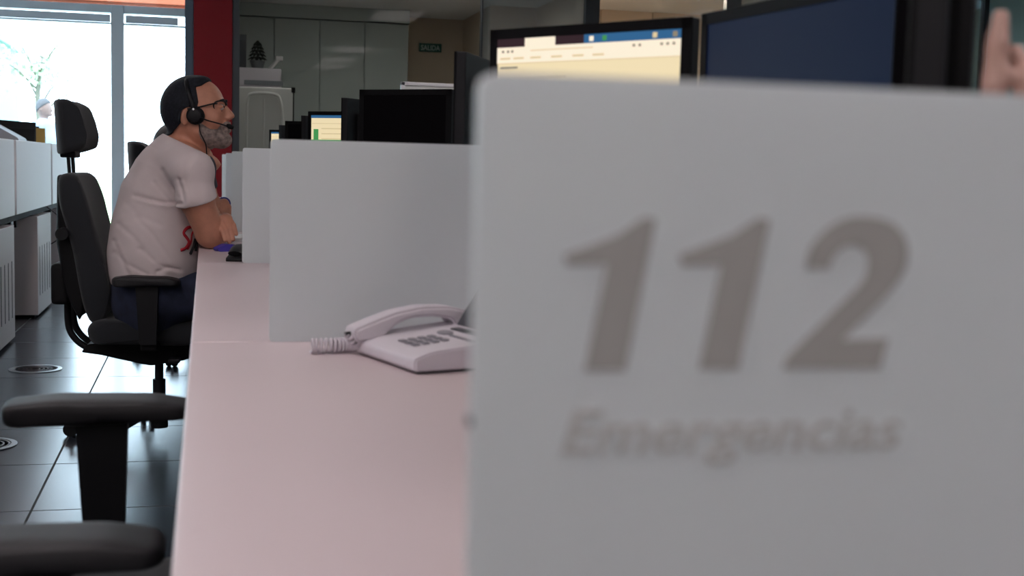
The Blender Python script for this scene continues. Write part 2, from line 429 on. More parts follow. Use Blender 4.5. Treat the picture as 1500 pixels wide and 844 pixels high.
def text_mesh(txt, size, shear=0, offset=0, extrude=.0004):
    cu = bpy.data.curves.new('txt', 'FONT'); cu.body = txt; cu.size = size; cu.shear = shear; cu.offset = offset; cu.extrude = extrude
    o = bpy.data.objects.new('txt', cu); COL.objects.link(o)
    dg = bpy.context.evaluated_depsgraph_get(); me = bpy.data.meshes.new_from_object(o.evaluated_get(dg))
    bpy.data.objects.remove(o); bpy.data.curves.remove(cu); return me
def text_obj(name, txt, size, m, parent, loc, width=None, shear=0, offset=0, ry=0, rz=0):
    me = text_mesh(txt, size, shear, offset); xs = [v.co.x for v in me.vertices]; x0, x1 = min(xs), max(xs)
    k = (width/(x1-x0)) if width else 1
    me.transform(Matrix.Diagonal((k, 1, 1, 1))@Matrix.Translation((-x0, 0, 0)))
    me.transform(Matrix.Rotation(PI/2, 4, 'X')); me.materials.clear(); me.materials.append(m)
    o = bpy.data.objects.new(name, me); COL.objects.link(o); o.parent = parent; o.location = loc; o.rotation_euler = (0, ry, rz); return o
pa = atY(822, 664, YF); pb = atY(1318, 655, YF)
text_obj('lettering', 'Emergencias', .0262, M['vinyl2'], D1, (pa.x, -.0048, pa.z-DZ), width=pb.x-pa.x, shear=.22, offset=.0003, ry=-math.atan2(pb.z-pa.z, pb.x-pa.x))
# little steel edge clip low on the nearest divider
b = bmesh.new(); box(b, (XD-.0040, -.004, .211), (XD-.0018, .004, .215), .0008); link('edge_clip', b, M['grey'], D1)

# ---------------------------------------------------------------- monitors
def make_monitor(label, a, c, ztop, h, lit, group=None):
    """panel edge runs from a to c (plan points); the screen looks to the left of the walk a->c"""
    a = Vector((a[0], a[1], 0)); c = Vector((c[0], c[1], 0)); W = (c-a).length; mid = (a+c)/2
    rz = math.atan2(c.y-a.y, c.x-a.x)       # local +x runs a->c, screen faces local -y
    t = thing('monitor', label, 'monitor', (mid.x, mid.y, DZ), rz, group); zt = ztop-DZ; z0 = zt-h
    b = bmesh.new(); w2 = W/2; bz = .017
    box(b, (-w2, 0, z0), (w2, .022, zt), .003); link('casing', b, M['black'], t)
    b = bmesh.new(); box(b, (-w2+.06, .022, z0+.05), (w2-.06, .045, zt-.05), .012); link('back_cover', b, M['blackm'], t)
    b = bmesh.new()
    for lo, hi in (((-w2, -.003, zt-bz), (w2, .001, zt)), ((-w2, -.003, z0), (w2, .001, z0+bz+.006)), ((-w2, -.003, z0), (-w2+bz, .001, zt)), ((w2-bz, -.003, z0), (w2, .001, zt))): box(b, lo, hi)
    link('bezel', b, M['bezel'], t)
    b = bmesh.new(); box(b, (-w2+bz, -.001, z0+bz), (w2-bz, .0005, zt-bz))
    scr = link('screen', b, {'off': M['screen_off'], 'navy': M['s_navy'], 'web': M['s_cream'], 'form': M['s_cream']}[lit], t)
    b = bmesh.new(); box(b, (-.03, .03, .012), (.03, .055, z0+.12), .006); link('stand_neck', b, M['black'], t)
    b = bmesh.new(); lathe(b, [(.105, 0), (.105, .008), (.09, .014), (.03, .018)], (0, .04, 0), 28); link('stand_base', b, M['black'], t)
    def strip(nm, x0, x1, za, zb, m, lift=.0018):
        bb = bmesh.new(); box(bb, (-w2+bz+x0*(W-2*bz), -.001-lift, zt-bz-zb), (-w2+bz+x1*(W-2*bz), -.001, zt-bz-za)); link(nm, bb, m, scr)
    if lit == 'web':
        strip('tab_bar', 0, .50, 0, .014, M['s_dark']); strip('active_tab', .165, .34, 0, .015, M['s_white'], .0022)
        strip('wallpaper_strip', .50, 1, 0, .014, M['s_blue']); strip('toolbar', 0, 1, .014, .040, M['s_white'])
        strip('header_rule', 0, 1, .040, .0412, M['s_tan'])
        for x, m in ((.60, M['s_green']), (.53, M['s_white']), (.86, M['s_tan']), (.96, M['s_grey'])): strip('desktop_icon', x, x+.022, .003, .011, m, .0024)
        strip('page_heading', .02, .12, .046, .049, M['s_grey']); strip('address_text', .2, .55, .020, .0215, M['s_tan'], .0024)
        for x in (.03, .06, .085, .76, .79, .90, .93, .96): strip('toolbar_button', x, x+.012, .019, .023, M['s_grey'], .0024)
        for k, x in enumerate((.02, .10, .2, .32, .44, .55)): strip('bookmark', x, x+.06, .031, .034, M['s_tan'], .0024)
        for k in range(9): strip('text_line', .04, .4+.05*((k*7) % 9), .062+k*.018, .066+k*.018, M['s_tan'])
    if lit == 'form':
        strip('title_bar', 0, 1, 0, .012, M['s_blue']); strip('menu_line', .02, .97, .034, .037, M['s_tan'])
        strip('side_icon', .05, .14, .06, .12, M['s_green']); strip('footer_bar', 0, 1, h*.31, h*.35, M['s_green'])
        for k in range(5): strip('form_line', .2, .95-.1*(k % 3), .055+k*.022, .060+k*.022, M['s_tan'])
    return t
make_monitor('lit monitor showing a cream web page above the nearest divider', (.47, 2.125), (.705, 1.80), 1.288, .34, 'web')
make_monitor('monitor with a dark navy screen beside the cream web page', (.708, 1.765), (.768, 1.30), 1.288, .34, 'navy')
make_monitor('nearest black monitor, its dark screen seen almost edge-on', (.69, 1.19), (.462, .775), 1.288, .36, 'off')
make_monitor('big black dark-screened monitor in the middle of the picture', (.456, 3.90), (.70, 3.686), 1.281, .34, 'off')
make_monitor('tall thin black monitor seen edge-on right of the big black one', (.70, 2.97), (.49, 2.545), 1.288, .36, 'off')
make_monitor('monitor seen edge-on just left of the big black monitor', (.72, 4.90), (.470, 4.56), 1.288, .36, 'off')
make_monitor('small lit monitor with a yellow form and green footer', (.4345, 5.635), (.6685, 5.434), 1.2777, .34, 'form')
make_monitor('dark monitor just left of the yellow lit screen', (.433, 7.30), (.69, 7.22), 1.2845, .34, 'off')
make_monitor('narrow black monitor edge beside the farthest lit screen', (.72, 8.55), (.455, 8.30), 1.288, .34, 'off')
make_monitor('farthest tiny lit monitor, cream screen above the desk dividers', (.455, 9.62), (.70, 9.50), 1.288, .34, 'form')
make_monitor('thin black monitor edge touching the yellow lit screen', (.72, 6.75), (.465, 6.46), 1.288, .34, 'off')

# ---------------------------------------------------------------- grey telephone
def make_phone():
    A = atZ(515, 517, DZ); B = atZ(607, 550, DZ)
    ax = (B-A); ax.z = 0; Wd = ax.length; ax.normalize()
    t = thing('telephone', 'light grey desk telephone with curved handset beside the second glass divider', 'telephone', (A.x, A.y, DZ), math.atan2(ax.y, ax.x))
    # local: x along the front edge from A to B, y to the rear
    W = Wd; D = .205
    prof = [(0, .004), (0, .024), (.03, .034), (D-.03, .048), (D, .050), (D, .004)]   # (y, z)
    T = Matrix.Rotation(PI/2, 4, 'Z')
    b = bmesh.new(); b2 = bmesh.new()
    prism(b2, roundpoly(prof, .006, 3), -W, 0, None)
    bmesh.ops.bevel(b2, geom=[e for e in b2.edges if abs(abs((e.verts[0].co-e.verts[1].co).y)) < 1e-5], offset=.003, segments=2, affect='EDGES')
    merge(b, b2, T)
    link('body', b, M['phone'], t, smooth='auto')
    def zt(y): return .034+(y-.03)*(.014/(D-.06)) if y > .03 else .024+y*.33
    sl = math.atan2(.014, D-.06)
    b = bmesh.new(); box(b, (.01, .012, 0), (W-.012, D-.012, .0042)); link('rubber_foot', b, M['black'], t)
    # keypad
    for r in range(4):
        for c in range(3):
            x = W*.52+c*.023; y = .035+r*.017
            b = bmesh.new(); box(b, (-.008, -.0055, 0), (.008, .0055, .003), .0015)
            o = link('key', b, M['phoned'], t); o.location = (x, y, zt(y)); o.rotation_euler = (sl, 0, 0)
    b = bmesh.new(); lathe(b, [(.019, 0), (.019, .002), (.016, .003)], n=28)
    for v in b.verts: v.co.y *= .62
    o = link('navigation_pad', b, M['phoned'], t); o.location = (W*.46, .118, zt(.118)); o.rotation_euler = (sl, 0, 0)
    for k in range(6):
        b = bmesh.new(); box(b, (-.0055, -.003, 0), (.0055, .003, .0025), .001)
        o = link('function_key', b, M['phoned'], t); o.location = (W*.60+k*.014, .113, zt(.113)); o.rotation_euler = (sl, 0, 0)
    b = bmesh.new(); box(b, (W*.36, -.008, 0), (W*.98, .008, .0025), .001)
    o = link('key_strip', b, M['phonedk'], t); o.location = (0, .148, zt(.148)); o.rotation_euler = (sl, 0, 0)
    # tilted display
    b = bmesh.new(); box(b, (W*.22, -.004, 0), (W*1.25, .012, .125), .003)
    o = link('display', b, M['phonedk'], t); o.location = (0, .172, .046); o.rotation_euler = (math.radians(-33), 0, 0)
    b2 = bmesh.new(); box(b2, (W*.36, -.0055, .02), (W*1.19, -.004, .112)); link('display_glass', b2, M['screen_off'], o)
    # handset
    hp = roundpoly([(-.012, .024), (-.014, .046), (.02, .058), (.06, .071), (.11, .079), (.16, .078), (.205, .068), (.222, .058), (.212, .040), (.172, .042), (.165, .056), (.13, .062), (.09, .061), (.062, .052), (.045, .036), (.030, .022)], .008, 3)
    b = bmesh.new(); b2 = bmesh.new(); prism(b2, hp, -.024, .024)
    bmesh.ops.bevel(b2, geom=[e for e in b2.edges if abs(e.verts[0].co.y-e.verts[1].co.y) < 1e-5], offset=.005, segments=3, affect='EDGES')
    merge(b, b2, Matrix.Translation((.024, 0, 0))@Matrix.Rotation(PI/2, 4, 'Z')); hs = link('handset', b, M['phone'], t, smooth='auto')
    for y, z in ((.010, .036), (.193, .044)):
        b = bmesh.new(); lathe(b, [(.017, -.012), (.019, 0), (.017, .01)], (.024, y, z), 24); link('ear_piece' if y > .1 else 'mouth_piece', b, M['phone'], hs, smooth='auto')
    b = bmesh.new(); cyl(b, (.024, -.010, .036), (.024, -.022, .035), .0045, 12); link('plug', b, M['black'], hs)
    # coiled cord, in world terms along the desk towards the left
    inv = (Matrix.Translation((A.x, A.y, DZ))@Matrix.Rotation(math.atan2(ax.y, ax.x), 4, 'Z')).inverted()
    p0 = inv@atZ(526, 502, DZ+.020); p1 = inv@atZ(514, 505, DZ+.013); p2 = inv@atZ(490, 506, DZ+.013); p3 = inv@atZ(456, 507, DZ+.013)
    base = smoothpath([(.024, -.022, .035), p0, p1, p2, p3], 60); N = len(base)
    pts = []
    for i, p in enumerate(base):
        tt = (base[min(i+1, N-1)]-base[max(i-1, 0)]).normalized(); u = tt.cross(Vector((0, 0, 1))).normalized(); v = u.cross(tt)
        ph = i*2*PI/11.0; k = min(1, i/40)
        pts.append(p+(u*math.cos(ph)+v*math.sin(ph))*.0108*k)
    b = bmesh.new(); tube(b, pts, .0026, 7); link('coiled_cord', b, M['phone'], t, smooth=True)
    return t
make_phone()
# black telephone and small things by the man
def make_black_phone():
    t = thing('telephone', 'small black telephone beside the crossed hands of the man', 'telephone', (.155, 4.12, DZ), math.radians(80))
    b = bmesh.new(); prism(b, roundpoly([(-.09, 0), (-.09, .02), (.05, .05), (.08, .045), (.08, 0)], .006, 3), -.08, .08); link('body', b, M['black'], t, smooth='auto')
    b = bmesh.new(); tube(b, smoothpath([(-.08, .055, .045), (-.04, .055, .062), (.02, .055, .072), (.075, .055, .066)], 6), [.016]*19, 12, True, (Vector((0, 1, 0)), 1.3)); link('handset', b, M['black'], t, smooth='auto')
    for r in range(4):
        for c in range(3):
            b = bmesh.new(); box(b, (-.006, -.007, 0), (.006, .007, .004), .001); o = link('key', b, M['phoned'], t)
            x = -.05+r*.02; o.location = (x, -.045+c*.022, .02+(x+.09)*.214); o.rotation_euler = (0, -.21, 0)
    t.scale = (1, 1, .55); return t
make_black_phone()
t = thing('pen_case', 'violet plastic item on the desk under the crossed hands', 'stationery', tuple(atZ(333, 368, DZ)), .4)
b = bmesh.new(); prism(b, roundpoly([(-.04, 0), (-.045, .012), (-.01, .026), (.035, .022), (.04, 0)], .006, 3), -.02, .02); link('body', b, M['purple'], t, smooth='auto')
b = bmesh.new(); box(b, (.09, 5.05, DZ), (.30, 5.36, DZ+.012), .002); tag(link('paper_stack', b, M['shirtw']), 'low stack of white paper on the desk beyond the crossed hands', 'paper')

# water cooler far right of the man, behind the desks
t = thing('water_cooler', 'pale blue water cooler seen at the left edge of the nearest divider', 'water cooler', (1.355, 6.05, 0))
b = bmesh.new(); box(b, (-.16, -.16, 0), (.16, .16, 1.02), .02); link('cabinet', b, M['white'], t, smooth='auto')
b = bmesh.new(); lathe(b, [(.03, 1.0), (.04, 1.05), (.13, 1.10), (.14, 1.14), (.132, 1.17), (.14, 1.20), (.14, 1.26), (.132, 1.29), (.14, 1.32), (.14, 1.42), (.12, 1.47), (.05, 1.49)], n=36); link('bottle', b, M['bluebot'], t, smooth=True)
b = bmesh.new(); box(b, (-.05, -.19, .78), (.05, -.16, .84), .005); link('tap', b, M['grey'], t)
# white mobile board behind the big monitor
t = thing('mobile_whiteboard', 'white framed board standing behind the big black monitor', 'whiteboard', (1.56, 9.0, 0))
b = bmesh.new(); box(b, (-.20, -.012, .55), (.20, .012, 1.62), .004); link('panel', b, M['tablew'], t)
b = bmesh.new(); box(b, (-.22, -.02, .53), (-.19, .02, 1.64), .004); box(b, (.19, -.02, .53), (.22, .02, 1.64), .004); box(b, (-.22, -.02, 1.615), (.22, .02, 1.64), .004); link('frame', b, M['white'], t)
for s in (-1, 1):
    b = bmesh.new(); cyl(b, (s*.205, 0, .54), (s*.205, 0, .04), .014, 12); box(b, (s*.205-.015, -.22, .02), (s*.205+.015, .22, .045), .004); link('leg', b, M['steel'], t)

# ================================================================ LEFT-HAND DESK ROW
XP = -1.0554
def left_station(k, label):
    y1 = 9.385+k*SP; y0 = y1-1.665
    t = thing('desk', label, 'desk', (XP, y0, 0)); L = y1-y0
    b = bmesh.new(); box(b, (-.022, .0, .712), (0, L, 1.139), .003); link('privacy_panel', b, M['white'], t)
    b = bmesh.new(); box(b, (-.85, .0, .735), (-.03, L, .765), .003); link('worktop', b, M['desk'], t)
    b = bmesh.new(); box(b, (-.10, -.06, .665), (-.04, L+.02, .70), .004)
    for yy in (.35, L-.35): box(b, (-.10, yy-.02, .62), (-.05, yy+.02, .735))
    link('support_rail', b, M['blackm'], t)
    for yy in (.12, L-.12):
        b = bmesh.new(); box(b, (-.80, yy-.02, 0), (-.45, yy+.02, .735), .003); link('side_panel', b, M['pedestal'], t)
    return t
def pedestal(k, label):
    y1 = 9.36+k*SP; y0 = y1-.72
    t = thing('computer_cabinet', label, 'cabinet', (XP, y0, 0)); L = y1-y0
    b = bmesh.new(); box(b, (-.40, 0, .02), (-.002, L, .66), .004); link('body', b, M['pedestal'], t)
    b = bmesh.new(); box(b, (-.38, .02, 0), (-.03, L-.02, .02)); link('plinth', b, M['blackm'], t)
    for i in range(5):
        b = bmesh.new(); yy = .10+i*.13; box(b, (-.004, yy-.012, .14), (-.0012, yy+.012, .46), .001); link('vent_slot', b, M['slot'], t)
    return t
names = [(-2, 'nearer, cut by the left picture edge'), (-1, 'at the left edge under the dark monitor'), (0, 'in the middle of the left row'), (1, 'at the far end, beside the window')]
for k, s in names[1:]:
    left_station(k, 'white left-row desk with a panelled back, '+s)
pn = {-1: 'with dark slots at the left picture edge', 0: 'in the middle, its grey side facing the camera', 1: 'farthest one, half hidden behind the chair back'}
for k in (-1, 0, 1): pedestal(k, 'white slotted computer cabinet '+pn[k])
for pts, lab in (([(-1.10, 9.45, .70), (-1.02, 9.52, .62), (-1.00, 9.56, .54), (-1.03, 9.50, .46), (-1.09, 9.44, .42)], 'thin dark cable looping below the middle left panel'),
                 ([(-1.12, 7.75, .68), (-1.10, 7.72, .55), (-1.13, 7.80, .40), (-1.11, 7.74, .28), (-1.13, 7.78, .20)], 'dark cable hanging beside the nearer slotted cabinet')):
    b = bmesh.new(); tube(b, smoothpath(pts, 8), .004, 8); tag(link('cable', b, M['black'], smooth=True), lab, 'cable')
t = thing('power_box', 'black power box hanging under the gap of the left panels', 'power supply', (-1.14, 7.86, .62))
b = bmesh.new(); box(b, (-.04, -.06, -.08), (.04, .06, .08), .015); link('body', b, M['black'], t)
b = bmesh.new(); tube(b, smoothpath([(0, 0, -.08), (.02, -.05, -.14), (0, .02, -.2)], 6), .004, 8); link('lead', b, M['black'], t)
def left_monitor(x, y, rz, W, h, zt, label, m='off'):
    c = math.cos(rz)*W/2; s = math.sin(rz)*W/2
    o = make_monitor(label, (x-c, y-s), (x+c, y+s), zt, h, m); o.location.z = .765
    for ch in o.children:
        pass
    return o
left_monitor(-1.33, 9.75, math.radians(250), .50, .34, 1.27, 'black monitor back above the middle left panel')
left_monitor(-1.50, 10.75, math.radians(215), .44, .34, 1.26, 'black monitor next to the yellow-brown folder')
left_monitor(-1.33, 8.25, math.radians(262), .44, .34, 1.24, 'dark monitor at the left picture edge')
t = thing('lever_arch_file', 'upright yellow-brown folder between two black monitors', 'folder', (-1.27, 10.62, .765), .1)
b = bmesh.new(); box(b, (-.035, -.14, .12), (.035, .14, .50), .004); link('cover', b, M['tan'], t)
b = bmesh.new(); lathe(b, [(.012, 0), (.012, .003)], (0, -.14, .36), 16, 'Y'); link('finger_ring', b, M['black'], t)
b = bmesh.new(); box(b, (-.07, -.17, 0), (.07, .17, .12), .003); tag(link('storage_box', b, M['grey'], loc=(-1.27, 10.62, .765)), 'grey box carrying the yellow-brown folder', 'box')
t = thing('printer', 'grey slanted printer top at the left picture edge', 'printer', (-1.42, 9.25, .765))
b = bmesh.new(); prism(b, roundpoly([(-.22, 0), (-.22, .52), (.02, .50), (.20, .40), (.20, 0)], .02, 3), -.2, .2); link('body', b, M['grey'], t, smooth='auto')
b = bmesh.new(); box(b, (-.2, -.16, .52), (.0, .16, .545), .006); link('paper_tray', b, M['phonedk'], t)

# round floor outlets
def diffuser(x, y, lab):
    t = thing('floor_diffuser', lab, 'floor vent', (x, y, .0))
    b = bmesh.new(); lathe(b, [(.125, .0005), (.125, .004), (.105, .005), (.104, .0005)], n=48); link('rim', b, M['steel'], t)
    for k in range(5):
        r = .018+k*.019; b = bmesh.new(); lathe(b, [(r, .0005), (r, .0035), (r+.007, .0035), (r+.007, .0005)], n=40); link('ring', b, M['chrome'], t)
    return t
diffuser(-.819, 6.56, 'round metal floor vent on the dark tiles left of the chair base')
diffuser(-.795, 4.84, 'round metal floor vent cut off by the left picture edge')

# ================================================================ BEHIND THE GLASS
t0 = None
for k in range(4):
    x0 = .76-.525+k*.5215
    t = thing('tall_cabinet', ['leftmost tall pale cabinet, behind the small dark plant', 'tall pale cabinet, second from the left, behind glass', 'tall pale cabinet, third from the left, behind glass', 'rightmost tall pale cabinet, beside the exit sign wall'][k], 'cabinet', (x0, 15.0, 0))
    b = bmesh.new(); box(b, (0, .02, .0), (.52, .60, 2.70), .002); link('body', b, M['cab'], t)
    b = bmesh.new(); box(b, (.008, 0, .08), (.512, .02, 2.69), .002); d = link('door', b, M['cab'], t)
    b = bmesh.new(); box(b, (.47, -.02, 1.0), (.48, -.0, 1.14), .002); link('handle', b, M['steel'], d)
t = thing('exit_sign', 'green SALIDA exit sign on the beige wall behind the glass', 'sign', (2.69, 15.635, 2.50))
b = bmesh.new(); box(b, (-.14, -.012, -.052), (.14, .012, .052), .002); link('board', b, M['sign'], t)
text_obj('lettering', 'SALIDA', .085, M['signw'], t, (-.118, -.0135, -.031), width=.236, offset=.001)
# folding table standing on end
t = thing('folding_table', 'white folding table standing on end behind the glass', 'table', (.575, 13.2, 0), 0)
t.scale = (.8, 1, 1)
b = bmesh.new(); box(b, (-.39, .0, .02), (.36, .04, 1.80), .018, 3); link('table_top', b, M['tablew'], t)
b = bmesh.new(); pl = smoothpath([(-.22, -.03, .25), (-.22, -.03, 1.4), (-.21, -.03, 1.66), (-.15, -.03, 1.73), (.12, -.03, 1.73), (.20, -.03, 1.66), (.235, -.03, 1.4), (.27, -.03, .9), (.27, -.03, .25)], 6)
tube(b, pl, .016, 12); link('leg_frame', b, M['tablew'], t, smooth=True)
b = bmesh.new(); tube(b, [(-.01, -.03, 1.68), (-.01, -.03, .3)], .012, 10); link('brace', b, M['tablew'], t)
for x in (-.40, .36):
    b = bmesh.new(); box(b, (x-.025, -.006, 1.755), (x+.025, .046, 1.81), .006); link('corner_guard', b, M['black'], t)
b = bmesh.new(); box(b, (.355, .0, .02), (.372, .042, 1.79), .003); link('edge_trim', b, M['black'], t)
# low cupboard with things on it, behind the folding table
t = thing('low_cupboard', 'pale cupboard behind the upended folding table', 'cabinet', (.60, 14.4, 0))
b = bmesh.new(); box(b, (-.30, -.2, 0), (.30, .2, 1.83), .004); link('body', b, M['cab'], t)
b = bmesh.new(); box(b, (-.29, -.215, .05), (.29, -.2, 1.80), .002); link('door', b, M['cab'], t)
t = thing('laser_printer', 'grey box-shaped printer above the upended table', 'printer', (.60, 14.4, 1.83))
b = bmesh.new(); box(b, (-.28, -.17, 0), (.20, .17, .235), .02); link('body', b, M['phone'], t, smooth='auto')
b = bmesh.new(); box(b, (-.2, -.185, .05), (.22, -.168, .10), .004); link('front_tray', b, M['grey'], t)
b = bmesh.new(); cyl(b, (.08, -.05, .235), (.18, -.05, .36), .022, 12); box(b, (.14, -.08, .33), (.22, -.02, .38), .01); link('lid_arm', b, M['white'], t)
t = thing('potted_plant', 'small dark tiered plant silhouetted on the printer behind glass', 'plant', (.545, 14.32, 2.065))
t.scale = (.85, .85, .76)
b = bmesh.new(); lathe(b, [(.07, 0), (.095, .09), (.10, .11), (.085, .11)], n=24); link('pot', b, M['pot'], t, smooth='auto')
b = bmesh.new()
for k, (z, r) in enumerate(((.12, .125), (.17, .115), (.22, .10), (.27, .08), (.32, .055))):
    for j in range(11):
        a = j*2*PI/11+k*.3; d = Vector((math.cos(a), math.sin(a), 0))
        tube(b, [Vector((0, 0, z+.03)), d*r*.6+Vector((0, 0, z+.035)), d*r+Vector((0, 0, z))], [.012, .022, .004], 6, True, (Vector((0, 0, 1)), .5))
tube(b, [(0, 0, .1), (0, 0, .37)], [.012, .004], 8); lathe(b, [(.004, .34), (.03, .35), (.024, .38), (.004, .40)], n=10)
link('foliage', b, M['plant'], t, smooth=True)
t = thing('dark_carton', 'dark upright carton at the frame left of the small plant', 'box', (.385, 14.42, 2.065))
b = bmesh.new(); box(b, (-.04, -.06, 0), (.04, .06, .36), .003); link('body', b, M['dframe'], t)
b = bmesh.new(); box(b, (-.042, -.062, .30), (.042, .062, .365), .003); link('lid', b, M['pot'], t)
# ceiling lamps
def lamp(name, x, y, z, sx, sy, m, label, group=None):
    t = thing(name, label, 'ceiling lamp', (x, y, z), 0, group)
    b = bmesh.new(); box(b, (-sx/2, -sy/2, -.02), (sx/2, sy/2, -.012)); link('diffuser', b, m, t)
    b = bmesh.new()
    for lo, hi in (((-sx/2-.02, -sy/2-.02, -.03), (-sx/2, sy/2+.02, 0)), ((sx/2, -sy/2-.02, -.03), (sx/2+.02, sy/2+.02, 0)), ((-sx/2, -sy/2-.02, -.03), (sx/2, -sy/2, 0)), ((-sx/2, sy/2, -.03), (sx/2, sy/2+.02, 0))): box(b, lo, hi)
    box(b, (-sx/2, -sy/2, -.01), (sx/2, sy/2, 0)); link('frame', b, M['white'], t); return t
added_right = [(6.0, 4.6, 'nearer added', 'far right'), (6.0, 9.2, 'farther added', 'far right')]  # added lamps, out of view, to brighten the dark right wall
spots = added_right+[(x, y, r, c) for c, x in (('left', -3.4), ('middle', -.9), ('right', 2.4)) for r, y in (('front', -1.9), ('second', -.1), ('third', 2.2), ('back', 7.4))]
for x, y, r, c in spots:
    lamp('ceiling_lamp', x, y, 3.0, .6, 1.2, M['lamp'], 'rectangular ceiling lamp, %s one of the %s line above the desks' % (r, c), 'ceiling lamps over the desk room')
for x, s_ in ((1.0, 'left'), (1.9, 'middle'), (2.8, 'right')): lamp('ceiling_lamp', x, 12.9, 2.86, .12, 1.0, M['lampb'], '%s one of three slim ceiling lamps behind the glass' % s_, 'slim lamps behind the glass')
lamp('ceiling_lamp', 4.5, 12.34, 2.86, .9, .24, M['lampw'], 'warm ceiling lamp over the cream panels')

# ================================================================ OFFICE CHAIRS (face local +x)
def make_chair(label, loc, rz):
    t = thing('office_chair', label, 'chair', loc, rz)
    F = M['fabric']; Bk = M['pad']
    prof = roundpoly([(-.22, .385), (-.235, .44), (-.20, .475), (.10, .475), (.24, .468), (.265, .43), (.25, .39), (.10, .375)], .025, 4)
    b = bmesh.new(); cushion(b, prof, .25, .07); link('seat', b, F, t, smooth='auto')
    back = roundpoly([(-.345, .99), (-.280, 1.0), (-.250, .93), (-.215, .80), (-.175, .66), (-.160, .56), (-.185, .455), (-.235, .45), (-.262, .52), (-.30, .72), (-.345, .90)], .03, 4)
    b = bmesh.new(); cushion(b, back, .215, .06, bow=.02); bk = link('backrest', b, F, t, smooth='auto')
    shell = roundpoly([(-.35, .985), (-.335, .99), (-.26, .50), (-.275, .46), (-.325, .56), (-.355, .75)], .01, 3)
    b = bmesh.new(); cushion(b, shell, .185, .04, bow=.018); link('back_shell', b, M['blackm'], t, smooth='auto')
    b = bmesh.new(); box(b, (-.362, -.17, .52), (-.30, .17, .67), .02, 3); link('lumbar_box', b, M['blackm'], t, smooth='auto')
    b = bmesh.new(); cyl(b, (-.31, -.235, .78), (-.31, .235, .78), .022, 18); link('adjuster_knob', b, M['black'], t, smooth='auto')
    hp = roundpoly([(-.372, 1.258), (-.335, 1.262), (-.30, 1.245), (-.275, 1.19), (-.262, 1.13), (-.272, 1.085), (-.31, 1.072), (-.36, 1.06)], .014, 4)
    b = bmesh.new(); cushion(b, hp, .145, .04, bow=.04); link('headrest', b, F, t, smooth='auto')
    b = bmesh.new(); box(b, (-.345, -.06, 1.05), (-.29, .06, 1.075), .008); link('headrest_bracket', b, M['black'], t)
    for s in (-1, 1):
        b = bmesh.new(); tube(b, [(-.318, s*.045, 1.06), (-.312, s*.045, .97)], .0065, 10); link('headrest_post', b, M['steel'] if 0 else M['black'], t)
    for s in (-1, 1):
        b = bmesh.new(); tube(b, smoothpath([(-.318, s*.06, .60), (-.322, s*.06, .48), (-.312, s*.06, .41), (-.27, s*.06, .36), (-.20, s*.06, .335), (-.02, s*.05, .32)], 8), .0125, 12)
        link('back_tube', b, M['black'], t, smooth=True)
    b = bmesh.new(); prism(b, roundpoly([(-.27, .335), (-.25, .365), (-.17, .372), (.16, .372), (.18, .34), (.10, .305), (-.02, .285), (-.05, .290), (-.20, .325)], .008, 3), -.085, .085); link('mechanism', b, M['blackm'], t, smooth='auto')
    b = bmesh.new(); tube(b, [(.06, -.08, .335), (.08, -.22, .33)], .006, 8); box(b, (.06, -.27, .322), (.10, -.21, .338), .006); link('lever', b, M['black'], t)
    for s in (-1, 1):
        ap = thing_part('armrest', t, (0, s*.325, 0))
        b = bmesh.new(); rings = roundpoly([(-.125, .637), (-.06, .645), (.06, .642), (.105, .632), (.108, .612), (-.02, .603), (-.122, .605)], .012, 4)
        cushion(b, rings, .045, .03); o = link('arm_pad', b, Bk, ap, smooth='auto')
        b = bmesh.new(); prism(b, [(-.045, .61), (.032, .61), (.026, .40), (-.032, .40)], -.018, .018); link('arm_post', b, M['black'], ap, smooth='auto')
        b = bmesh.new(); box(b, (-.03, min(0, -s*.2), .375), (.025, max(0, -s*.2), .402), .006); link('arm_bracket', b, M['blackm'], ap)
    b = bmesh.new(); cyl(b, (0, 0, .035), (0, 0, .13), .033, 20); cyl(b, (0, 0, .13), (0, 0, .22), .024, 20); cyl(b, (0, 0, .22), (0, 0, .30), .016, 20); link('gas_lift', b, M['black'], t, smooth='auto')
    for k in range(5):
        a = math.radians(176+72*k); d = Vector((math.cos(a), math.sin(a), 0))
        b = bmesh.new(); tube(b, [d*.02+Vector((0, 0, .115)), d*.17+Vector((0, 0, .10)), d*.33+Vector((0, 0, .078))], [.026, .021, .015], 10, True, (Vector((0, 0, 1)), .8)); link('base_leg', b, M['black'], t, smooth=True)
        cpt = d*.325; n = Vector((-d.y, d.x, 0))
        b = bmesh.new()
        for s in (-1, 1): cyl(b, cpt+Vector((0, 0, .027))+n*(s*.008), cpt+Vector((0, 0, .027))+n*(s*.024), .027, 20)
        tube(b, [cpt+Vector((0, 0, .035)), cpt+Vector((0, 0, .08))], .008, 8); link('castor', b, M['blackm'], t, smooth='auto')
    return t
def thing_part(name, parent, loc):
    o = bpy.data.objects.new(name, None); o.empty_display_size = .05; COL.objects.link(o); o.parent = parent; o.location = loc; return o
chair = make_chair('black office chair with headrest carrying the man in the pale shirt', (-.172, 4.93, 0), math.radians(-4))
fg = dup(chair, 'blurred black office chair in the foreground, its two armrests beside the desk', loc=(-.155, 1.66, 0), rz=math.radians(0))
for c in fg.children:
    if c.name.startswith('armrest'):
        s = 1 if c.location.y > 0 else -1
        c.location = (.007 if s > 0 else -.010, .345 if s > 0 else -.315, .048 if s > 0 else .028)
        for g in c.children:
            if g.name.startswith('arm_pad'): g.scale = (1.2 if s > 0 else 1.17, 1.1, 1)
far = dup(chair, 'far black office chair whose headrest shows behind the back of the man', loc=(-.03, 6.9, -.0), rz=math.radians(-3))
for c in far.children:
    if c.name.startswith('headrest'): c.location.z -= .12 if 'post' not in c.name else .085

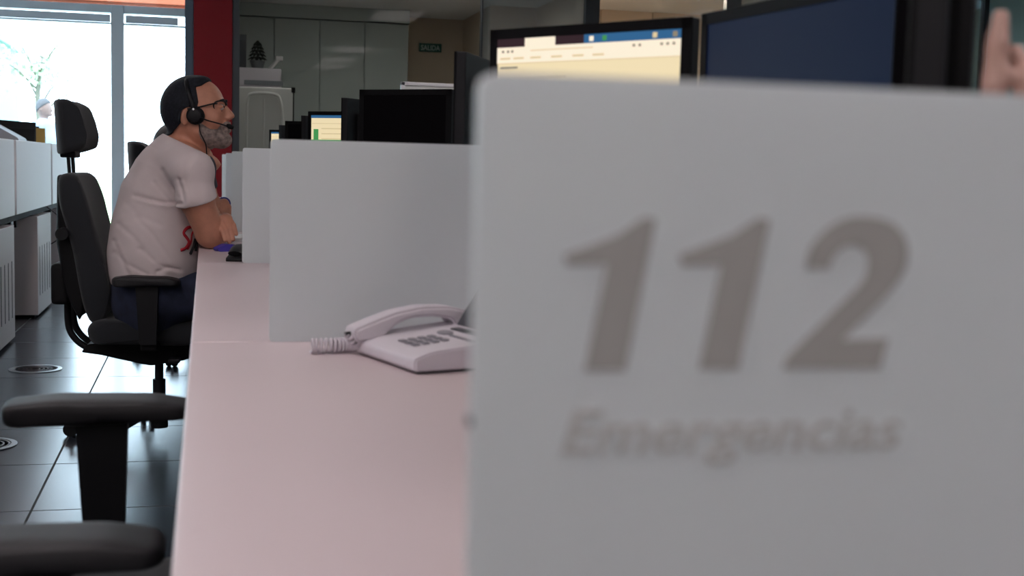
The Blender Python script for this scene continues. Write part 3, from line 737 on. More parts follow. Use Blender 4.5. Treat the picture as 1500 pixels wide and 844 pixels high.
# ================================================================ PEOPLE: signed distance sculpting
class Sculpt:
    def __init__(s, xs, ys, zs):
        s.xs, s.ys, s.zs = [np.asarray(a, dtype=np.float32) for a in (xs, ys, zs)]
        s.f = np.full((len(xs), len(ys), len(zs)), 1.0, np.float32)
    def win(s, lo, hi):
        a = [max(0, int(np.searchsorted(g, l))-1) for g, l in zip((s.xs, s.ys, s.zs), lo)]
        b = [min(len(g), int(np.searchsorted(g, h))+1) for g, h in zip((s.xs, s.ys, s.zs), hi)]
        sl = tuple(slice(p, max(p, q)) for p, q in zip(a, b))
        return sl, s.xs[sl[0]][:, None, None], s.ys[sl[1]][None, :, None], s.zs[sl[2]][None, None, :]
    def put(s, sl, d, k, op='add'):
        if d.size == 0: return
        a = s.f[sl]
        if op == 'add':
            h = np.clip(.5+.5*(a-d)/k, 0, 1); s.f[sl] = a*(1-h)+d*h-k*h*(1-h)
        else:
            h = np.clip(.5-.5*(a+d)/k, 0, 1); s.f[sl] = a*(1-h)+(-d)*h+k*h*(1-h)
    def cone(s, a, b, ra, rb, k=.015, sy=1.0, op='add'):
        a = Vector(a); b = Vector(b); R = max(ra, rb)*max(1, sy)+.035
        sl, X, Y, Z = s.win([min(a[i], b[i])-R for i in range(3)], [max(a[i], b[i])+R for i in range(3)])
        d = b-a; L = max(d.length_squared, 1e-9)
        px, py, pz = X-a.x, (Y-a.y), Z-a.z
        t = np.clip((px*d.x+py*d.y+pz*d.z)/L, 0, 1)
        q = np.sqrt((px-t*d.x)**2+((py-t*d.y)/sy)**2+(pz-t*d.z)**2)-(ra+t*(rb-ra))
        s.put(sl, q.astype(np.float32), k, op)
    def ell(s, c, r, k=.015, op='add', rot=0.0):
        R = max(r)+.035
        sl, X, Y, Z = s.win([c[i]-R for i in range(3)], [c[i]+R for i in range(3)])
        x, y, z = X-c[0], Y-c[1], Z-c[2]
        if rot: x, z = x*math.cos(rot)-z*math.sin(rot), x*math.sin(rot)+z*math.cos(rot)
        k0 = np.sqrt((x/r[0])**2+(y/r[1])**2+(z/r[2])**2)+1e-6; k1 = np.sqrt((x/r[0]**2)**2+(y/r[1]**2)**2+(z/r[2]**2)**2)+1e-6
        s.put(sl, (k0*(k0-1)/k1).astype(np.float32), k, op)
    def half(s, p, n):
        """keep only the side opposite to n"""
        n = Vector(n).normalized(); p = Vector(p)
        d = (s.xs[:, None, None]-p.x)*n.x+(s.ys[None, :, None]-p.y)*n.y+(s.zs[None, None, :]-p.z)*n.z
        s.f = np.maximum(s.f, d.astype(np.float32))
    def polyXZ(s, poly, inside=True):
        X = s.xs[:, None]; Z = s.zs[None, :]
        d2 = np.full((len(s.xs), len(s.zs)), 1e9); ins = np.zeros(d2.shape, bool); n = len(poly)
        for i in range(n):
            x0, z0 = poly[i-1]; x1, z1 = poly[i]; ex, ez = x1-x0, z1-z0
            t = np.clip(((X-x0)*ex+(Z-z0)*ez)/(ex*ex+ez*ez), 0, 1)
            d2 = np.minimum(d2, (X-x0-t*ex)**2+(Z-z0-t*ez)**2)
            c = ((z0 > Z) != (z1 > Z)) & (X < (x1-x0)*(Z-z0)/((z1-z0) if abs(z1-z0) > 1e-9 else 1e-9)+x0)
            ins ^= c
        d = np.sqrt(d2)*np.where(ins, -1, 1)
        s.f = np.maximum(s.f, (d if inside else -d)[:, None, :].astype(np.float32))
    def groove(s, pts, amp, sig):
        """soft crease following a line in x,z"""
        X = s.xs[:, None]; Z = s.zs[None, :]; d2 = np.full((len(s.xs), len(s.zs)), 1e9)
        for (x0, z0), (x1, z1) in zip(pts, pts[1:]):
            ex, ez = x1-x0, z1-z0; t = np.clip(((X-x0)*ex+(Z-z0)*ez)/(ex*ex+ez*ez), 0, 1)
            d2 = np.minimum(d2, (X-x0-t*ex)**2+(Z-z0-t*ez)**2)
        s.f += (amp*np.exp(-d2/sig**2))[:, None, :].astype(np.float32)
    def copy(s):
        c = Sculpt.__new__(Sculpt); c.xs, c.ys, c.zs = s.xs, s.ys, s.zs; c.f = s.f.copy(); return c
    def mesh(s, name, m, parent=None, xf=None):
        f = s.f; S = f < 0
        cnt = np.zeros(tuple(n-1 for n in f.shape), np.int8)
        for i in (0, 1):
            for j in (0, 1):
                for k in (0, 1): cnt += S[i:f.shape[0]-1+i, j:f.shape[1]-1+j, k:f.shape[2]-1+k]
        I, J, K = np.nonzero((cnt > 0) & (cnt < 8)); N = len(I)
        idx = np.full(cnt.shape, -1, np.int32); idx[I, J, K] = np.arange(N)
        acc = np.zeros((N, 3)); num = np.zeros(N); G = (s.xs, s.ys, s.zs)
        cs = [(i, j, k) for i in (0, 1) for j in (0, 1) for k in (0, 1)]
        for a in cs:
            for ax in range(3):
                if a[ax]: continue
                bq = list(a); bq[ax] = 1
                fa = f[I+a[0], J+a[1], K+a[2]]; fb = f[I+bq[0], J+bq[1], K+bq[2]]
                mk = (fa < 0) != (fb < 0); t = np.where(mk, fa/np.where(mk, fa-fb, 1), 0)
                pa = np.stack([G[q][(I, J, K)[q]+a[q]] for q in range(3)], 1); pb = np.stack([G[q][(I, J, K)[q]+bq[q]] for q in range(3)], 1)
                acc += np.where(mk[:, None], pa+(pb-pa)*t[:, None], 0); num += mk
        V = acc/num[:, None]; Fs = []
        for ax in range(3):
            o = [0, 0, 0]; o[ax] = 1
            A = S[:f.shape[0]-o[0], :f.shape[1]-o[1], :f.shape[2]-o[2]]; B = S[o[0]:, o[1]:, o[2]:]
            i, j, k = np.nonzero(A != B); c = [i, j, k]; u, v = [(1, 2), (2, 0), (0, 1)][ax]
            ok = (c[u] > 0) & (c[v] > 0) & (c[u] < f.shape[u]-1) & (c[v] < f.shape[v]-1); c = [q[ok] for q in c]
            sgn = A[c[0], c[1], c[2]]
            def cell(du, dv):
                q = [w.copy() for w in c]; q[u] = q[u]-du; q[v] = q[v]-dv; return idx[q[0], q[1], q[2]]
            q = np.stack([cell(1, 1), cell(0, 1), cell(0, 0), cell(1, 0)], 1); q[~sgn] = q[~sgn][:, ::-1]; Fs.append(q)
        Fq = np.concatenate(Fs); Fq = Fq[(Fq >= 0).all(1)]
        if xf is not None: V = xf(V)
        me = bpy.data.meshes.new(name); me.vertices.add(len(V)); me.vertices.foreach_set('co', V.astype(np.float32).ravel())
        me.loops.add(Fq.size); me.loops.foreach_set('vertex_index', Fq.astype(np.int32).ravel())
        me.polygons.add(len(Fq)); me.polygons.foreach_set('loop_start', np.arange(0, Fq.size, 4, dtype=np.int32)); me.polygons.foreach_set('loop_total', np.full(len(Fq), 4, np.int32))
        me.update(calc_edges=True); me.validate(); me.materials.append(m)
        me.polygons.foreach_set('use_smooth', np.ones(len(me.polygons), bool))
        o = bpy.data.objects.new(name, me); COL.objects.link(o)
        if parent: o.parent = parent; o.matrix_parent_inverse = parent.matrix_world.inverted(); 
        if parent: o.matrix_parent_inverse = Matrix.Translation(-parent.location)
        return o
def grid(segs):
    out = []
    for a, b, h in segs: out += list(np.arange(a, b-1e-6, h))
    out.append(segs[-1][1]); return np.array(out)

def hand(s, wrist, knuck, across, curl, r=.0085, L=.088, thumb=1, k=.006, each=None):
    """palm from wrist to knuckle centre; across = vector over the four knuckles; curl = list of unit directions for the finger bones"""
    wrist, knuck, across = Vector(wrist), Vector(knuck), Vector(across)
    for i, q in enumerate((-1.5, -.5, .5, 1.5)):
        kp = knuck+across*(q/3.0)
        s.cone(wrist.lerp(kp, .12), kp, .017, .0115, .012)
        ln = L*(.86, 1.0, .95, .76)[i]; p = kp
        for j, d in enumerate(each[i] if each else curl):
            p2 = p+Vector(d).normalized()*ln*(.45, .31, .24)[j]
            s.cone(p, p2, r*(1.05, .98, .90)[j], r*(.98, .90, .78)[j], k); p = p2
    base = wrist.lerp(knuck-across*.55, .35); side = -across.normalized(); d = (knuck-wrist).normalized()
    if thumb:
        a = base+side*.010; bq = a+(side*.6+d*.8).normalized()*.036; c = bq+(side*.15+d+Vector(curl[0])*.4).normalized()*.030
        s.cone(base, a, .015, .014, .012); s.cone(a, bq, .0135, .011, .008); s.cone(bq, c, .0105, .0085, .006)

def seated_person(name, label, off, hoff, mats, fine=1.0, extras=True):
    off = Vector(off); hoff = Vector(hoff)
    def P(px, py, Y): return atY(px, py, Y)+off
    H = lambda px, py, dy=0.0: atY(px, py, 4.75)+off+hoff+Vector((0, dy, 0))
    hc = H(285, 165)
    h = fine
    gx = grid([(off.x-.36, off.x-.20, .007*h), (off.x-.20, off.x+.20, .0034*h), (off.x+.20, off.x+.62, .007*h)])
    gy = grid([(off.y+4.44, off.y+4.52, .006*h), (off.y+4.52, off.y+4.86, .0036*h), (off.y+4.86, off.y+5.16, .006*h)])
    gz = grid([(-.005, .60, .010*h), (.60, .74, .005*h), (.74, .87, .0034*h), (.87, 1.09, .005*h), (1.09, 1.42, .0028*h)])
    root = bpy.data.objects.new
    tor = [((232, 428), .140), ((229, 400), .150), ((228, 370), .154), ((232, 335), .150), ((241, 292), .143), ((254, 256), .125), ((264, 232), .095)]
    midY = 4.79
    def torso(s, inf):
        for (p, r), (q, r2) in zip(tor, tor[1:]): s.cone(P(*p, midY), P(*q, midY), r+inf, r2+inf, .03, 1.04)
    nS, fS = P(281, 251, 4.60), P(279, 251, 5.0)
    def shoulders(s, inf):
        s.cone(P(266, 240, 4.68), nS, .075+inf, .068+inf, .035); s.cone(P(266, 240, 4.92), fS, .075+inf, .068+inf, .035)
        s.cone(P(262, 225, 4.79), nS, .06+inf, .055+inf, .03); s.cone(P(262, 225, 4.79), fS, .06+inf, .055+inf, .03)
    nE, fE = P(308, 342, 4.615), P(318, 338, 5.06)
    nM, fM = P(287, 290, 4.585), P(287, 290, 5.03)
    # ---- body: one continuous skin
    s = Sculpt(gx, gy, gz)
    torso(s, 0); shoulders(s, 0)
    s.cone(nS, nM, .062, .058, .02); s.cone(nM, nE, .0585, .051, .02)
    s.cone(fS, fM, .062, .055, .02); s.cone(fM, fE, .053, .045, .02)
    nW = P(322, 343, 4.90); s.cone(nE, nE.lerp(nW, .4), .050, .046, .015); s.cone(nE.lerp(nW, .4), nW, .045, .029, .015)
    fW = P(330, 322, 4.76); s.cone(fE, fE.lerp(fW, .4), .043, .040, .015); s.cone(fE.lerp(fW, .4), fW, .039, .027, .015)
    hand(s, nW, P(327, 341, 4.985), Vector((-.02, 0, -.065)), [(.1, 1, -.05), (-.3, .9, 0), (-.7, .6, 0)], thumb=0)
    # far hand draped over the near forearm, fingers pointing down
    kn = P(327, 321, 4.645)
    for i, (kx, ky, tx, ty, yy) in enumerate(((319, 327, 330, 352, 4.560), (324, 322, 336, 355, 4.563), (330, 319, 341.5, 351, 4.568), (335.5, 320, 346, 343, 4.578))):
        kp = P(kx, ky, 4.600+.004*i); tip = P(tx, ty, yy); m = kp.lerp(tip, .5)+Vector((.003, -.008, .004))
        s.cone(fW.lerp(kp, .15), kp, .019, .0118, .012); s.cone(kp, m, .0100, .0090, .003); s.cone(m, tip, .0090, .0076, .002)
    s.cone(fW, P(322, 318, 4.68), .015, .013, .012); s.cone(P(322, 318, 4.68), P(317, 316, 4.62), .012, .009, .006)
    # legs
    for sd, y in ((-1, midY-.09), (1, midY+.11)):
        hip = Vector((off.x-.18, off.y+y, .565)); kne = Vector((off.x+.27, off.y+y-.02*sd, .555)); ank = Vector((off.x+.25, off.y+y, .10))
        s.cone(hip, kne, .088, .062, .03); s.cone(kne, ank, .058, .038, .02)
        s.cone(ank, ank+Vector((.14, 0, -.05)), .036, .028, .02); s.cone(ank, ank+Vector((-.03, 0, -.045)), .036, .032, .02)
    # neck and head
    s.cone(P(262, 228, 4.79), H(283, 186), .068, .060, .025)
    s.cone(H(292, 205), P(285, 232, 4.79), .045, .05, .02)
    hd = Sculpt.__new__(Sculpt)
    s.ell(H(283.5, 159), (.113, .079, .113), .02); s.ell(H(305, 172), (.060, .060, .092), .02, rot=-.15)
    s.ell(H(296, 143), (.060, .064, .054), .02)
    s.cone(H(296, 196, -.038), H(324, 205, -.014), .030, .026, .02); s.cone(H(296, 196, .038), H(324, 205, .014), .030, .026, .02)
    s.cone(H(288, 180, -.046), H(297, 198, -.038), .028, .028, .02); s.cone(H(288, 180, .046), H(297, 198, .038), .028, .028, .02)
    s.ell(H(330, 205), (.021, .020, .019), .012)
    s.cone(H(323.5, 150, -.026), H(323.5, 150, .026), .0115, .0115, .012)
    for q in (-1, 1): s.ell(H(313, 177, q*.040), (.026, .022, .024), .014)
    s.cone(H(328, 154), H(339.5, 168), .0075, .0085, .008); s.ell(H(340, 170.5), (.0112, .0105, .0085), .006); s.cone(H(324, 167), H(334, 172), .020, .0125, .012)
    for q in (-1, 1): s.ell(H(334.5, 174, q*.012), (.009, .007, .007), .005)
    s.cone(H(332, 183, -.017), H(332, 183, .017), .010, .010, .010)
    s.cone(H(334.5, 186, -.013), H(334.5, 186, .013), .0062, .0062, .004); s.cone(H(334, 191, -.012), H(334, 191, .012), .0068, .0068, .004)
    for q in (-1, 1):
        s.ell(H(328, 157, q*.031), (.014, .016, .010), .008, 'sub')
        s.ell(H(278, 172, q*.080), (.017, .010, .031), .006, rot=.15); s.ell(H(281, 170, q*.090), (.009, .007, .018), .004, 'sub')
        s.ell(H(326, 157.5, q*.030), (.012, .014, .0085), .003)
    headbox = hc.z-.15
    def turn(V):
        a = math.radians(-11); c, n = math.cos(a), math.sin(a); W = V.copy()
        z = V[:, 2]; t = np.clip((z-(off.z+hoff.z+1.10))/.05, 0, 1)*np.clip((V[:, 0]-(hc.x-.17))/.02, 0, 1)
        dx, dy = V[:, 0]-hc.x, V[:, 1]-hc.y
        W[:, 0] = V[:, 0]*(1-t)+(hc.x+dx*c-dy*n)*t; W[:, 1] = V[:, 1]*(1-t)+(hc.y+dx*n+dy*c)*t; return W
    def turnp(v): return Vector(turn(np.array([[v.x, v.y, v.z]]))[0])
    t = thing('person', label, 'person', (off.x-.10, off.y+midY, 0))
    body = s.mesh('body', mats['skin'], t, turn)
    # ---- hair and beard grown from the head surface
    def hair(nm, poly, m, grow, keep_above):
        g = s.copy(); g.f = g.f-grow
        if nm == 'hair' and extras: g.ell(H(292, 117.5), (.034, .050, .013), .012, rot=-.1)
        iz = int(np.searchsorted(g.zs, keep_above)); g.f[:, :, :iz] = 1
        q = [H(*p) for p in poly]; g.polyXZ([(v.x, v.z) for v in q])
        return g, g.mesh(nm, m, t, turn)
    zb = hc.z-.16
    hair('hair', mats.get('hairline', [(308, 100), (309, 119), (300, 127), (292, 129), (295, 140), (297, 151), (295, 160), (287, 158), (281, 158), (273, 163), (271, 180), (263, 188), (252, 197), (225, 205), (220, 95)]), mats['hair'], .0065, zb)
    if mats.get('beard'):
        g, _ = hair('beard', [(298, 180), (304, 184), (313, 190), (322, 190), (327, 183), (334, 178), (342, 179), (350, 188), (339, 188.2), (330, 188.8), (339, 189.6), (350, 192), (350, 216), (325, 226), (305, 217), (297, 203)], M['beard'], .0045, zb)
    for q in (-1, 1):
        b = bmesh.new(); c = turnp(H(326.8, 158, q*.029)); bmesh.ops.create_uvsphere(b, u_segments=16, v_segments=10, radius=.0105, matrix=Matrix.Translation(c-t.location)); link('eye', b, M['eye'], t, smooth=True)
        b = bmesh.new(); c = turnp(H(330.3, 157.5, q*.029)); bmesh.ops.create_uvsphere(b, u_segments=12, v_segments=8, radius=.0048, matrix=Matrix.Translation(c-t.location)); link('iris', b, M['iris'], t, smooth=True)
        b = bmesh.new(); tube(b, [turnp(H(326.5, 148.5, q*.046))-t.location, turnp(H(330.0, 147.5, q*.030))-t.location, turnp(H(330.5, 149.2, q*.014))-t.location], [.003, .005, .004], 8); link('eyebrow', b, mats['hair'], t, smooth=True)
    # ---- shirt
    g = Sculpt(gx, gy, gz); torso(g, .009); shoulders(g, .009)
    cp, cn = P(268, 292, 4.58), P(312, 284, 4.58)
    g.half(P(0, 408, 4.75)*0+Vector((0, 0, .598+off.z)), (0, 0, -1))
    nkA, nkB = P(248, 200, 4.79), P(308, 229, 4.79); dv = nkB-nkA; g.half(nkA, (-dv.z, 0, dv.x))
    def sleeve(S, M2, E, y0, yc):
        v = Sculpt(gx, gy, gz); v.cone(S, M2, .071, .067, .02); v.cone(M2, M2.lerp(E, .3), .067, .065, .02)
        ax = (E-M2).normalized(); ax = (ax+Vector((-.12, 0, 0))).normalized(); v.half(M2+ax*.012, ax); return v
    for v in (sleeve(nS, nM, nE, 0, 0), sleeve(fS, fM, fE, 0, 0)):
        k = .012; hh = np.clip(.5+.5*(g.f-v.f)/k, 0, 1); g.f = g.f*(1-hh)+v.f*hh-k*hh*(1-hh)
    if extras:
        for ln, a, sg in (([(196, 287), (215, 292), (240, 297), (266, 297)], .008, .006), ([(225, 268), (238, 282), (250, 296)], .006, .007), ([(238, 250), (250, 268), (262, 288)], .006, .007),
                          ([(172, 330), (195, 348), (225, 380)], .005, .009), ([(166, 372), (185, 388), (215, 402)], .006, .007), ([(200, 320), (225, 345), (250, 380)], .004, .009),
                          ([(165, 355), (180, 385), (190, 408)], .005, .007), ([(205, 365), (232, 388), (262, 398)], .006, .007), ([(262, 262), (268, 278), (270, 292)], .006, .006), ([(230, 398), (245, 392), (262, 396)], .006, .005),
                          ([(185, 300), (205, 318), (235, 330)], .003, .010), ([(285, 228), (275, 240), (268, 262)], .004, .008)):
            q = [P(*p, 4.62) for p in ln]; g.groove([(v.x, v.z) for v in q], a*.85, sg*1.15); q = [(v.x+.012, v.z-.012) for v in q]; g.groove(q, -a*.45, sg*1.4)
    sh = g.mesh('shirt', mats['shirt'], t)
    # ---- jeans
    g = Sculpt(gx, gy, gz)
    g.cone(P(224, 440, midY), P(226, 412, midY), .148, .152, .03, 1.06)
    for sd, y in ((-1, midY-.09), (1, midY+.11)):
        hip = Vector((off.x-.18, off.y+y, .565)); kne = Vector((off.x+.27, off.y+y-.02*sd, .555)); ank = Vector((off.x+.25, off.y+y, .13))
        g.cone(hip, kne, .096, .072, .03); g.cone(kne, ank, .068, .056, .02)
    g.half((0, 0, .675+off.z), (0, 0, 1)); g.half((0, 0, .475+off.z), (0, 0, -1)) if 0 else None
    g.mesh('jeans', mats['jeans'], t)
    for y in (midY-.09, midY+.11):
        a = Vector((off.x+.25, off.y+y, .045)); g = Sculpt(grid([(a.x-.12, a.x+.22, .006)]), grid([(a.y-.07, a.y+.07, .006)]), grid([(-.004, .16, .006)]))
        g.cone(a+Vector((-.04, 0, 0)), a+Vector((.15, 0, -.008)), .043, .034, .02); g.cone(a+Vector((-.03, 0, .02)), a+Vector((-.01, 0, .07)), .045, .046, .02); g.half((0, 0, .002), (0, 0, -1)); g.mesh('shoe', M['shoe'], t)
    bpy.context.view_layer.update()
    return t, body, sh, P, H, turnp, s

man, mbody, mshirt, P, H, turnp, ms = seated_person('person', 'man in a pale short-sleeved T-shirt, glasses and headset, seated with crossed arms at the desk', (0, 0, 0), (0, 0, 0),
    dict(skin=M['skin'], hair=M['hair'], beard=True, shirt=M['shirt'], jeans=M['jeans']))
# print on the shirt front, laid on the cloth
def bvh(o):
    me = o.data; W = o.matrix_world; return BVHTree.FromPolygons([W@v.co for v in me.vertices], [tuple(p.vertices) for p in me.polygons])
bt = bvh(mshirt)
def decal(nm, pts, r, m, parent):
    Q = []
    for px, py in pts:
        p = atY(px, py, 4.3); hit = bt.ray_cast(p, Vector((0, 1, 0)), 1.0)
        if hit[0] is not None: Q.append(hit[0]+Vector((0, -.0012, 0))-man.location)
    if len(Q) > 1:
        b = bmesh.new(); tube(b, Q, r, 6, True, (Vector((0, 1, 0)), .25)); return link(nm, b, m, parent, smooth=True)
sp = [(p.x, p.y) for p in smoothpath([(283, 341, 0), (272, 342, 0), (266, 350, 0), (271, 358, 0), (274, 365, 0), (269, 374, 0), (262, 377, 0)], 4)]
decal('shirt_print', sp, .006, M['redprint'], man)
sp = [(p.x, p.y) for p in smoothpath([(272, 376, 0), (277, 366, 0), (279, 352, 0), (284, 346, 0)], 4)]
decal('shirt_print', sp, .004, M['redprint'], man)
for q in ([(284, 333), (288, 338), (290, 344)], [(284, 360), (281, 372), (276, 384)], [(286, 352), (286, 366), (284, 380)]):
    decal('shirt_print', q, .007, M['blackprint'], man)
# belt
g = bmesh.new()
# glasses
gl = thing('eyeglasses', 'black-rimmed glasses worn by the man at the desk', 'glasses', tuple(turnp(H(320, 156))))
def L(px, py, dy): return turnp(H(px, py, dy))-gl.location
for q in (-1, 1):
    b = bmesh.new(); c = H(331.5, 156.5, q*.031)
    ring = []
    for k in range(25):
        a = 2*PI*k/24; sy, sz = math.cos(a), math.sin(a)
        ex = .025*(abs(sy)**.8)*(1 if sy > 0 else -1); ez = .0185*(abs(sz)**.8)*(1 if sz > 0 else -1)
        yy = q*.031+ex; ring.append(turnp(c+Vector((-.016*max(0, abs(yy)-.006)/.05-.02*max(0, abs(yy)-.03)/.03+ez*.10, ex, ez)))-gl.location)
    tube(b, ring, .0026, 8, False); link('rim', b, M['black'], gl, smooth=True)
    b = bmesh.new(); f = [b.verts.new(v) for v in ring[:-1]]; b.faces.new(f); ff = bmesh.ops.solidify(b, geom=list(b.faces), thickness=.0012); link('lens', b, M['glazing'], gl)
    b = bmesh.new(); tube(b, [L(323, 153, q*.058), L(319, 153.5, q*.071), L(298, 158.5, q*.081), L(284, 160, q*.083), L(276, 165, q*.081)], [.0026, .0028, .0026, .0024, .002], 8); link('temple', b, M['black'], gl, smooth=True)
b = bmesh.new(); tube(b, [L(332.5, 154, -.009), L(333.3, 152.5, 0), L(332.5, 154, .009)], .002, 8); link('bridge', b, M['black'], gl, smooth=True)
# headset
hs = thing('headset', 'black telephone headset with boom microphone on the head of the man', 'headset', tuple(turnp(H(292, 172))))
def L(px, py, dy): return turnp(H(px, py, dy))-hs.location
for q in (-1, 1):
    c = L(294, 171, q*.091); ax = (L(294, 171, q*.10)-L(294, 171, q*.08)).normalized()
    b = bmesh.new(); tube(b, [c-ax*.012, c+ax*.004, c+ax*.010], [.031, .032, .026], 28); link('ear_pad', b, M['blackm'], hs, smooth='auto')
    b = bmesh.new(); tube(b, [c+ax*.010, c+ax*.018, c+ax*.020], [.024, .022, .016], 28); link('ear_cup', b, M['black'], hs, smooth='auto')
    b = bmesh.new(); c2 = L(293, 162, q*.112); tube(b, [c2-ax*.003, c2+ax*.003], .004, 12); link('rivet', b, M['chrome'], hs)
arc = []
for k in range(25):
    a = PI*k/24; y = -math.cos(a)*.094; u = math.sin(a)
    arc.append(L(293-18*u**.8, 166-51.5*(u**.75), y))
b = bmesh.new(); tube(b, arc, .0055, 8, True, (Vector((1, 0, 0)), 1.5)); link('headband', b, M['black'], hs, smooth=True)
b = bmesh.new(); tube(b, smoothpath([L(300, 173, -.108), L(312, 178, -.10), L(326, 182, -.075), L(337, 185.5, -.045)], 6), .0026, 8); link('microphone_boom', b, M['black'], hs, smooth=True)
b = bmesh.new(); tube(b, [L(336, 184.5, -.046), L(340, 186, -.042), L(345, 188, -.036)], [.005, .0095, .006], 12); link('microphone_foam', b, M['blackm'], hs, smooth=True)
b = bmesh.new(); tube(b, smoothpath([L(300, 182, -.10), L(302, 196, -.10), L(303, 212, -.10), P(303, 226, 4.66)-hs.location, P(306, 245, 4.63)-hs.location], 6), .0022, 7); link('cord', b, M['black'], hs, smooth=True)

# the colleague behind him
colleague, _, _, P2, _, _, _ = seated_person('person', 'dark-haired person in a dark top almost hidden behind the man, forearm with blue wristband showing', (.018, 1.72, .0), (-.112, 0, -.12),
    dict(skin=M['skin'], hair=M['hair2'], beard=False, shirt=M['shirtb'], jeans=M['jeans'], hairline=[(318, 96), (312, 118), (296, 130), (300, 160), (292, 200), (275, 215), (240, 218), (225, 205), (220, 95)]), fine=1.6, extras=False)
a = atY(318, 309, 6.33); 
b = bmesh.new(); c1 = P2(330, 322, 4.77)-colleague.location; d = (P2(326, 338, 5.06)-P2(330, 322, 4.76)).normalized(); tube(b, [c1-d*.01, c1+d*.022], .0335, 20); link('wristband', b, M['blue'], colleague, smooth='auto')

# ---------------------------------------------------------------- standing people
def standing_person(label, x, y, face, mats, height=1.74, raised=None, h=.012):
    k = height/1.74
    def W(a, c, z): return Vector((a*math.cos(face)-c*math.sin(face), a*math.sin(face)+c*math.cos(face), z))*k
    R = .62
    g0 = (grid([(-R, R, h)]), grid([(-R, R, h)]), grid([(-.01, 1.80, h)]))
    s = Sculpt(*g0)
    s.cone(W(0, 0, 1.0), W(0, 0, 1.22), .13, .14, .03); s.cone(W(0, 0, 1.22), W(0, 0, 1.38), .14, .12, .03)
    s.cone(W(0, 0, 1.40), W(0, 0, 1.56), .055, .052, .02)
    s.ell(W(.0, 0, 1.63), (.095, .08, .115), .02); s.ell(W(.045, 0, 1.60), (.055, .055, .085), .02); s.ell(W(.105, 0, 1.60), (.016, .014, .022), .01); s.ell(W(.09, 0, 1.545), (.025, .025, .02), .015)
    for q in (-1, 1):
        s.ell(W(-.005, q*.082, 1.61), (.02, .012, .032), .008)
        s.cone(W(0, q*.05, 1.42), W(0, q*.19, 1.40), .06, .06, .03)
        sh = W(0, q*.20, 1.39)
        if raised and q == raised[0]: el, wr = raised[1], raised[2]
        else: el, wr = W(-.02, q*.25, 1.10), W(.08, q*.24, .86)
        s.cone(sh, el, .052, .042, .02); s.cone(el, wr, .040, .027, .015)
        d = (wr-el).normalized(); ac = W(0, 1, 0)*.07 if not raised or q != raised[0] else raised[3]
        hand(s, wr, wr+d*.085, ac, raised[4][0] if (raised and q == raised[0]) else [d, d+W(.3, 0, 0), d+W(.6, 0, 0)], r=max(.0085, h*.62), k=.005, each=raised[4] if (raised and q == raised[0]) else None)
        s.cone(W(0, q*.09, .95), W(.01, q*.10, .50), .09, .062, .03); s.cone(W(.01, q*.10, .50), W(-.02, q*.10, .09), .058, .042, .02); s.cone(W(-.03, q*.10, .05), W(.14, q*.11, .035), .042, .034, .02)
    t = thing('person', label, 'person', (x, y, 0 if y < YW else -.02))
    s.xs += x; s.ys += y; s.mesh('body', mats['skin'], t)
    s2 = s.copy(); s2.f -= .01; s2.f[:, :, :int(np.searchsorted(s2.zs, 1.50*k))] = 1
    hp = W(0, 0, 0)
    X = s2.xs[:, None, None]-x; Y = s2.ys[None, :, None]-y; Z = s2.zs[None, None, :]
    ax = X*math.cos(face)+Y*math.sin(face)
    s2.f = np.maximum(s2.f, (ax*.75-(Z-1.635*k)*.9-.005).astype(np.float32)); s2.mesh('hair', mats['hair'], t)
    g = Sculpt(*g0)
    g.cone(W(0, 0, .95), W(0, 0, 1.22), .15, .155, .03); g.cone(W(0, 0, 1.22), W(0, 0, 1.39), .155, .12, .03)
    for q in (-1, 1):
        g.cone(W(0, q*.05, 1.42), W(0, q*.19, 1.40), .07, .07, .03); sh = W(0, q*.20, 1.39)
        if raised and q == raised[0]: el, wr = raised[1], raised[2]
        else: el, wr = W(-.02, q*.25, 1.10), W(.08, q*.24, .86)
        g.cone(sh, el, .064, .055, .02); g.cone(el, el.lerp(wr, .72), .053, .042, .015)
    g.half((0, 0, .93*k), (0, 0, -1)); g.xs += x; g.ys += y; g.mesh('shirt', mats['shirt'], t)
    g = Sculpt(*g0)
    for q in (-1, 1): g.cone(W(0, q*.08, .93), W(.01, q*.10, .50), .105, .078, .03); g.cone(W(.01, q*.10, .50), W(-.02, q*.10, .09), .074, .062, .02)
    g.xs += x; g.ys += y; g.mesh('trousers', M['jeans'], t)
    return t
standing_person('distant grey-haired person in a white shirt, bleached by daylight outside the window', -1.99, 17.0, math.radians(-20), dict(skin=M['skin3'], hair=M['hairg'], shirt=M['shirtblue']), 1.76)
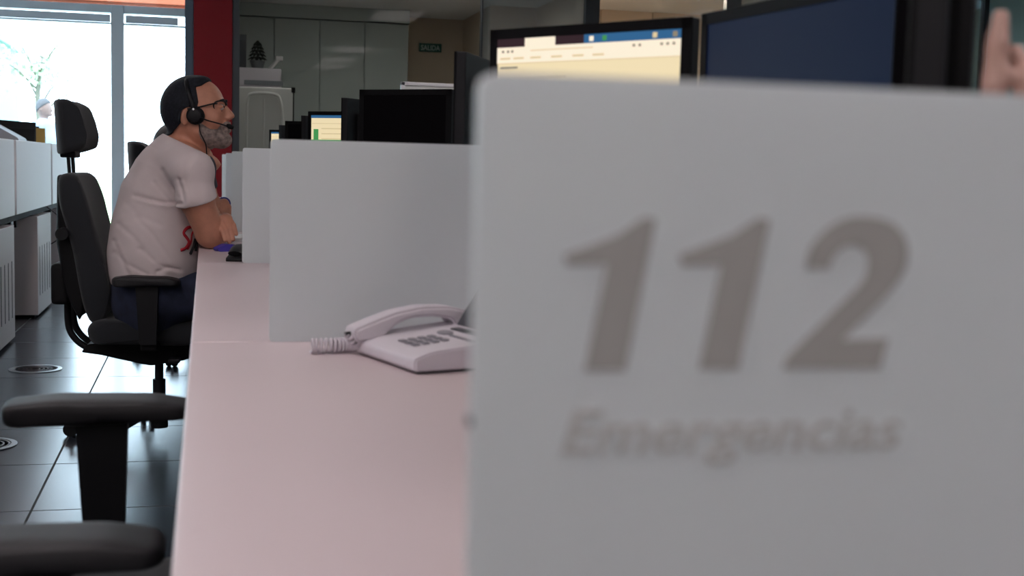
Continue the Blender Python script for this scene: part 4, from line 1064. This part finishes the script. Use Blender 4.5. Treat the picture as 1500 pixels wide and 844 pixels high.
# colleague across the desk, only the hand shows above the nearest divider
px, py = 1.03, .86
hx = atY(1505, 116, .73)
el = Vector((.72-px, .72-py, .82)); wr = Vector((hx.x-px+.062, .73-py-.004, hx.z-.105))
standing_person('person across the desk, only a raised finger and hand showing right of the nearest monitor', px, py, math.radians(180), dict(skin=M['skin2'], hair=M['hair2'], shirt=M['shirtblue']), 1.70,
    raised=(1, el, wr, Vector((.058, -.030, .0)), [[(0, 0, 1), (0, -.05, 1), (.0, -.1, 1)], [(0, .1, 1), (.2, .8, .5), (.3, .9, -.3)], [(0, .2, 1), (.1, 1, 0), (0, .5, -1)], [(0, .3, .9), (.1, 1, -.1), (0, .4, -1)]]), h=.0065)

# ================================================================ OUTSIDE
t = thing('tree', 'faint bleached young tree outside the window', 'tree', (-4.1, 34, .0))
b = bmesh.new(); tube(b, smoothpath([(0, 0, 0), (.05, 0, 1.2), (-.03, 0, 2.4), (.1, 0, 3.6)], 6), [.09]*10+[.06]*9, 8); link('trunk', b, M['bark'], t, smooth=True)
for k in range(6):
    b = bmesh.new(); a = k*1.1; tube(b, [(0, 0, 2.0+k*.22), (.5*math.cos(a), .5*math.sin(a), 2.5+k*.22), (1.0*math.cos(a), .9*math.sin(a), 2.75+k*.25)], [.035, .025, .01], 6); link('branch', b, M['bark'], t, smooth=True)
b = bmesh.new()
for k in range(700):
    a = random.random()*2*PI; r = random.random()**.6*.95; z = 3.25+random.gauss(0, .28)
    p = Vector((r*math.cos(a), r*math.sin(a), z)); u = Vector((random.gauss(0, 1), random.gauss(0, 1), random.gauss(0, 1))).normalized()*.07; v = u.orthogonal().normalized()*.04
    b.faces.new([b.verts.new(q) for q in (p-u, p+v, p+u, p-v)])
fo = link('foliage', b, M['leaf'], t)
t = thing('building', 'pale blue-green building outside beyond the left window edge', 'building', (-12.45, 40, 0))
b = bmesh.new(); box(b, (-6, 0, 0), (6, 8, 4.6)); link('wall', b, M['building'], t)
b = bmesh.new(); box(b, (-6.2, -.2, 4.6), (6.2, 8.2, 4.8), .02); link('roof_edge', b, M['building'], t)
for k in range(4):
    b = bmesh.new(); box(b, (-4.6+k*2.6, -.05, 1.2), (-3.2+k*2.6, .02, 3.2), .02); link('window', b, M['frame'], t)
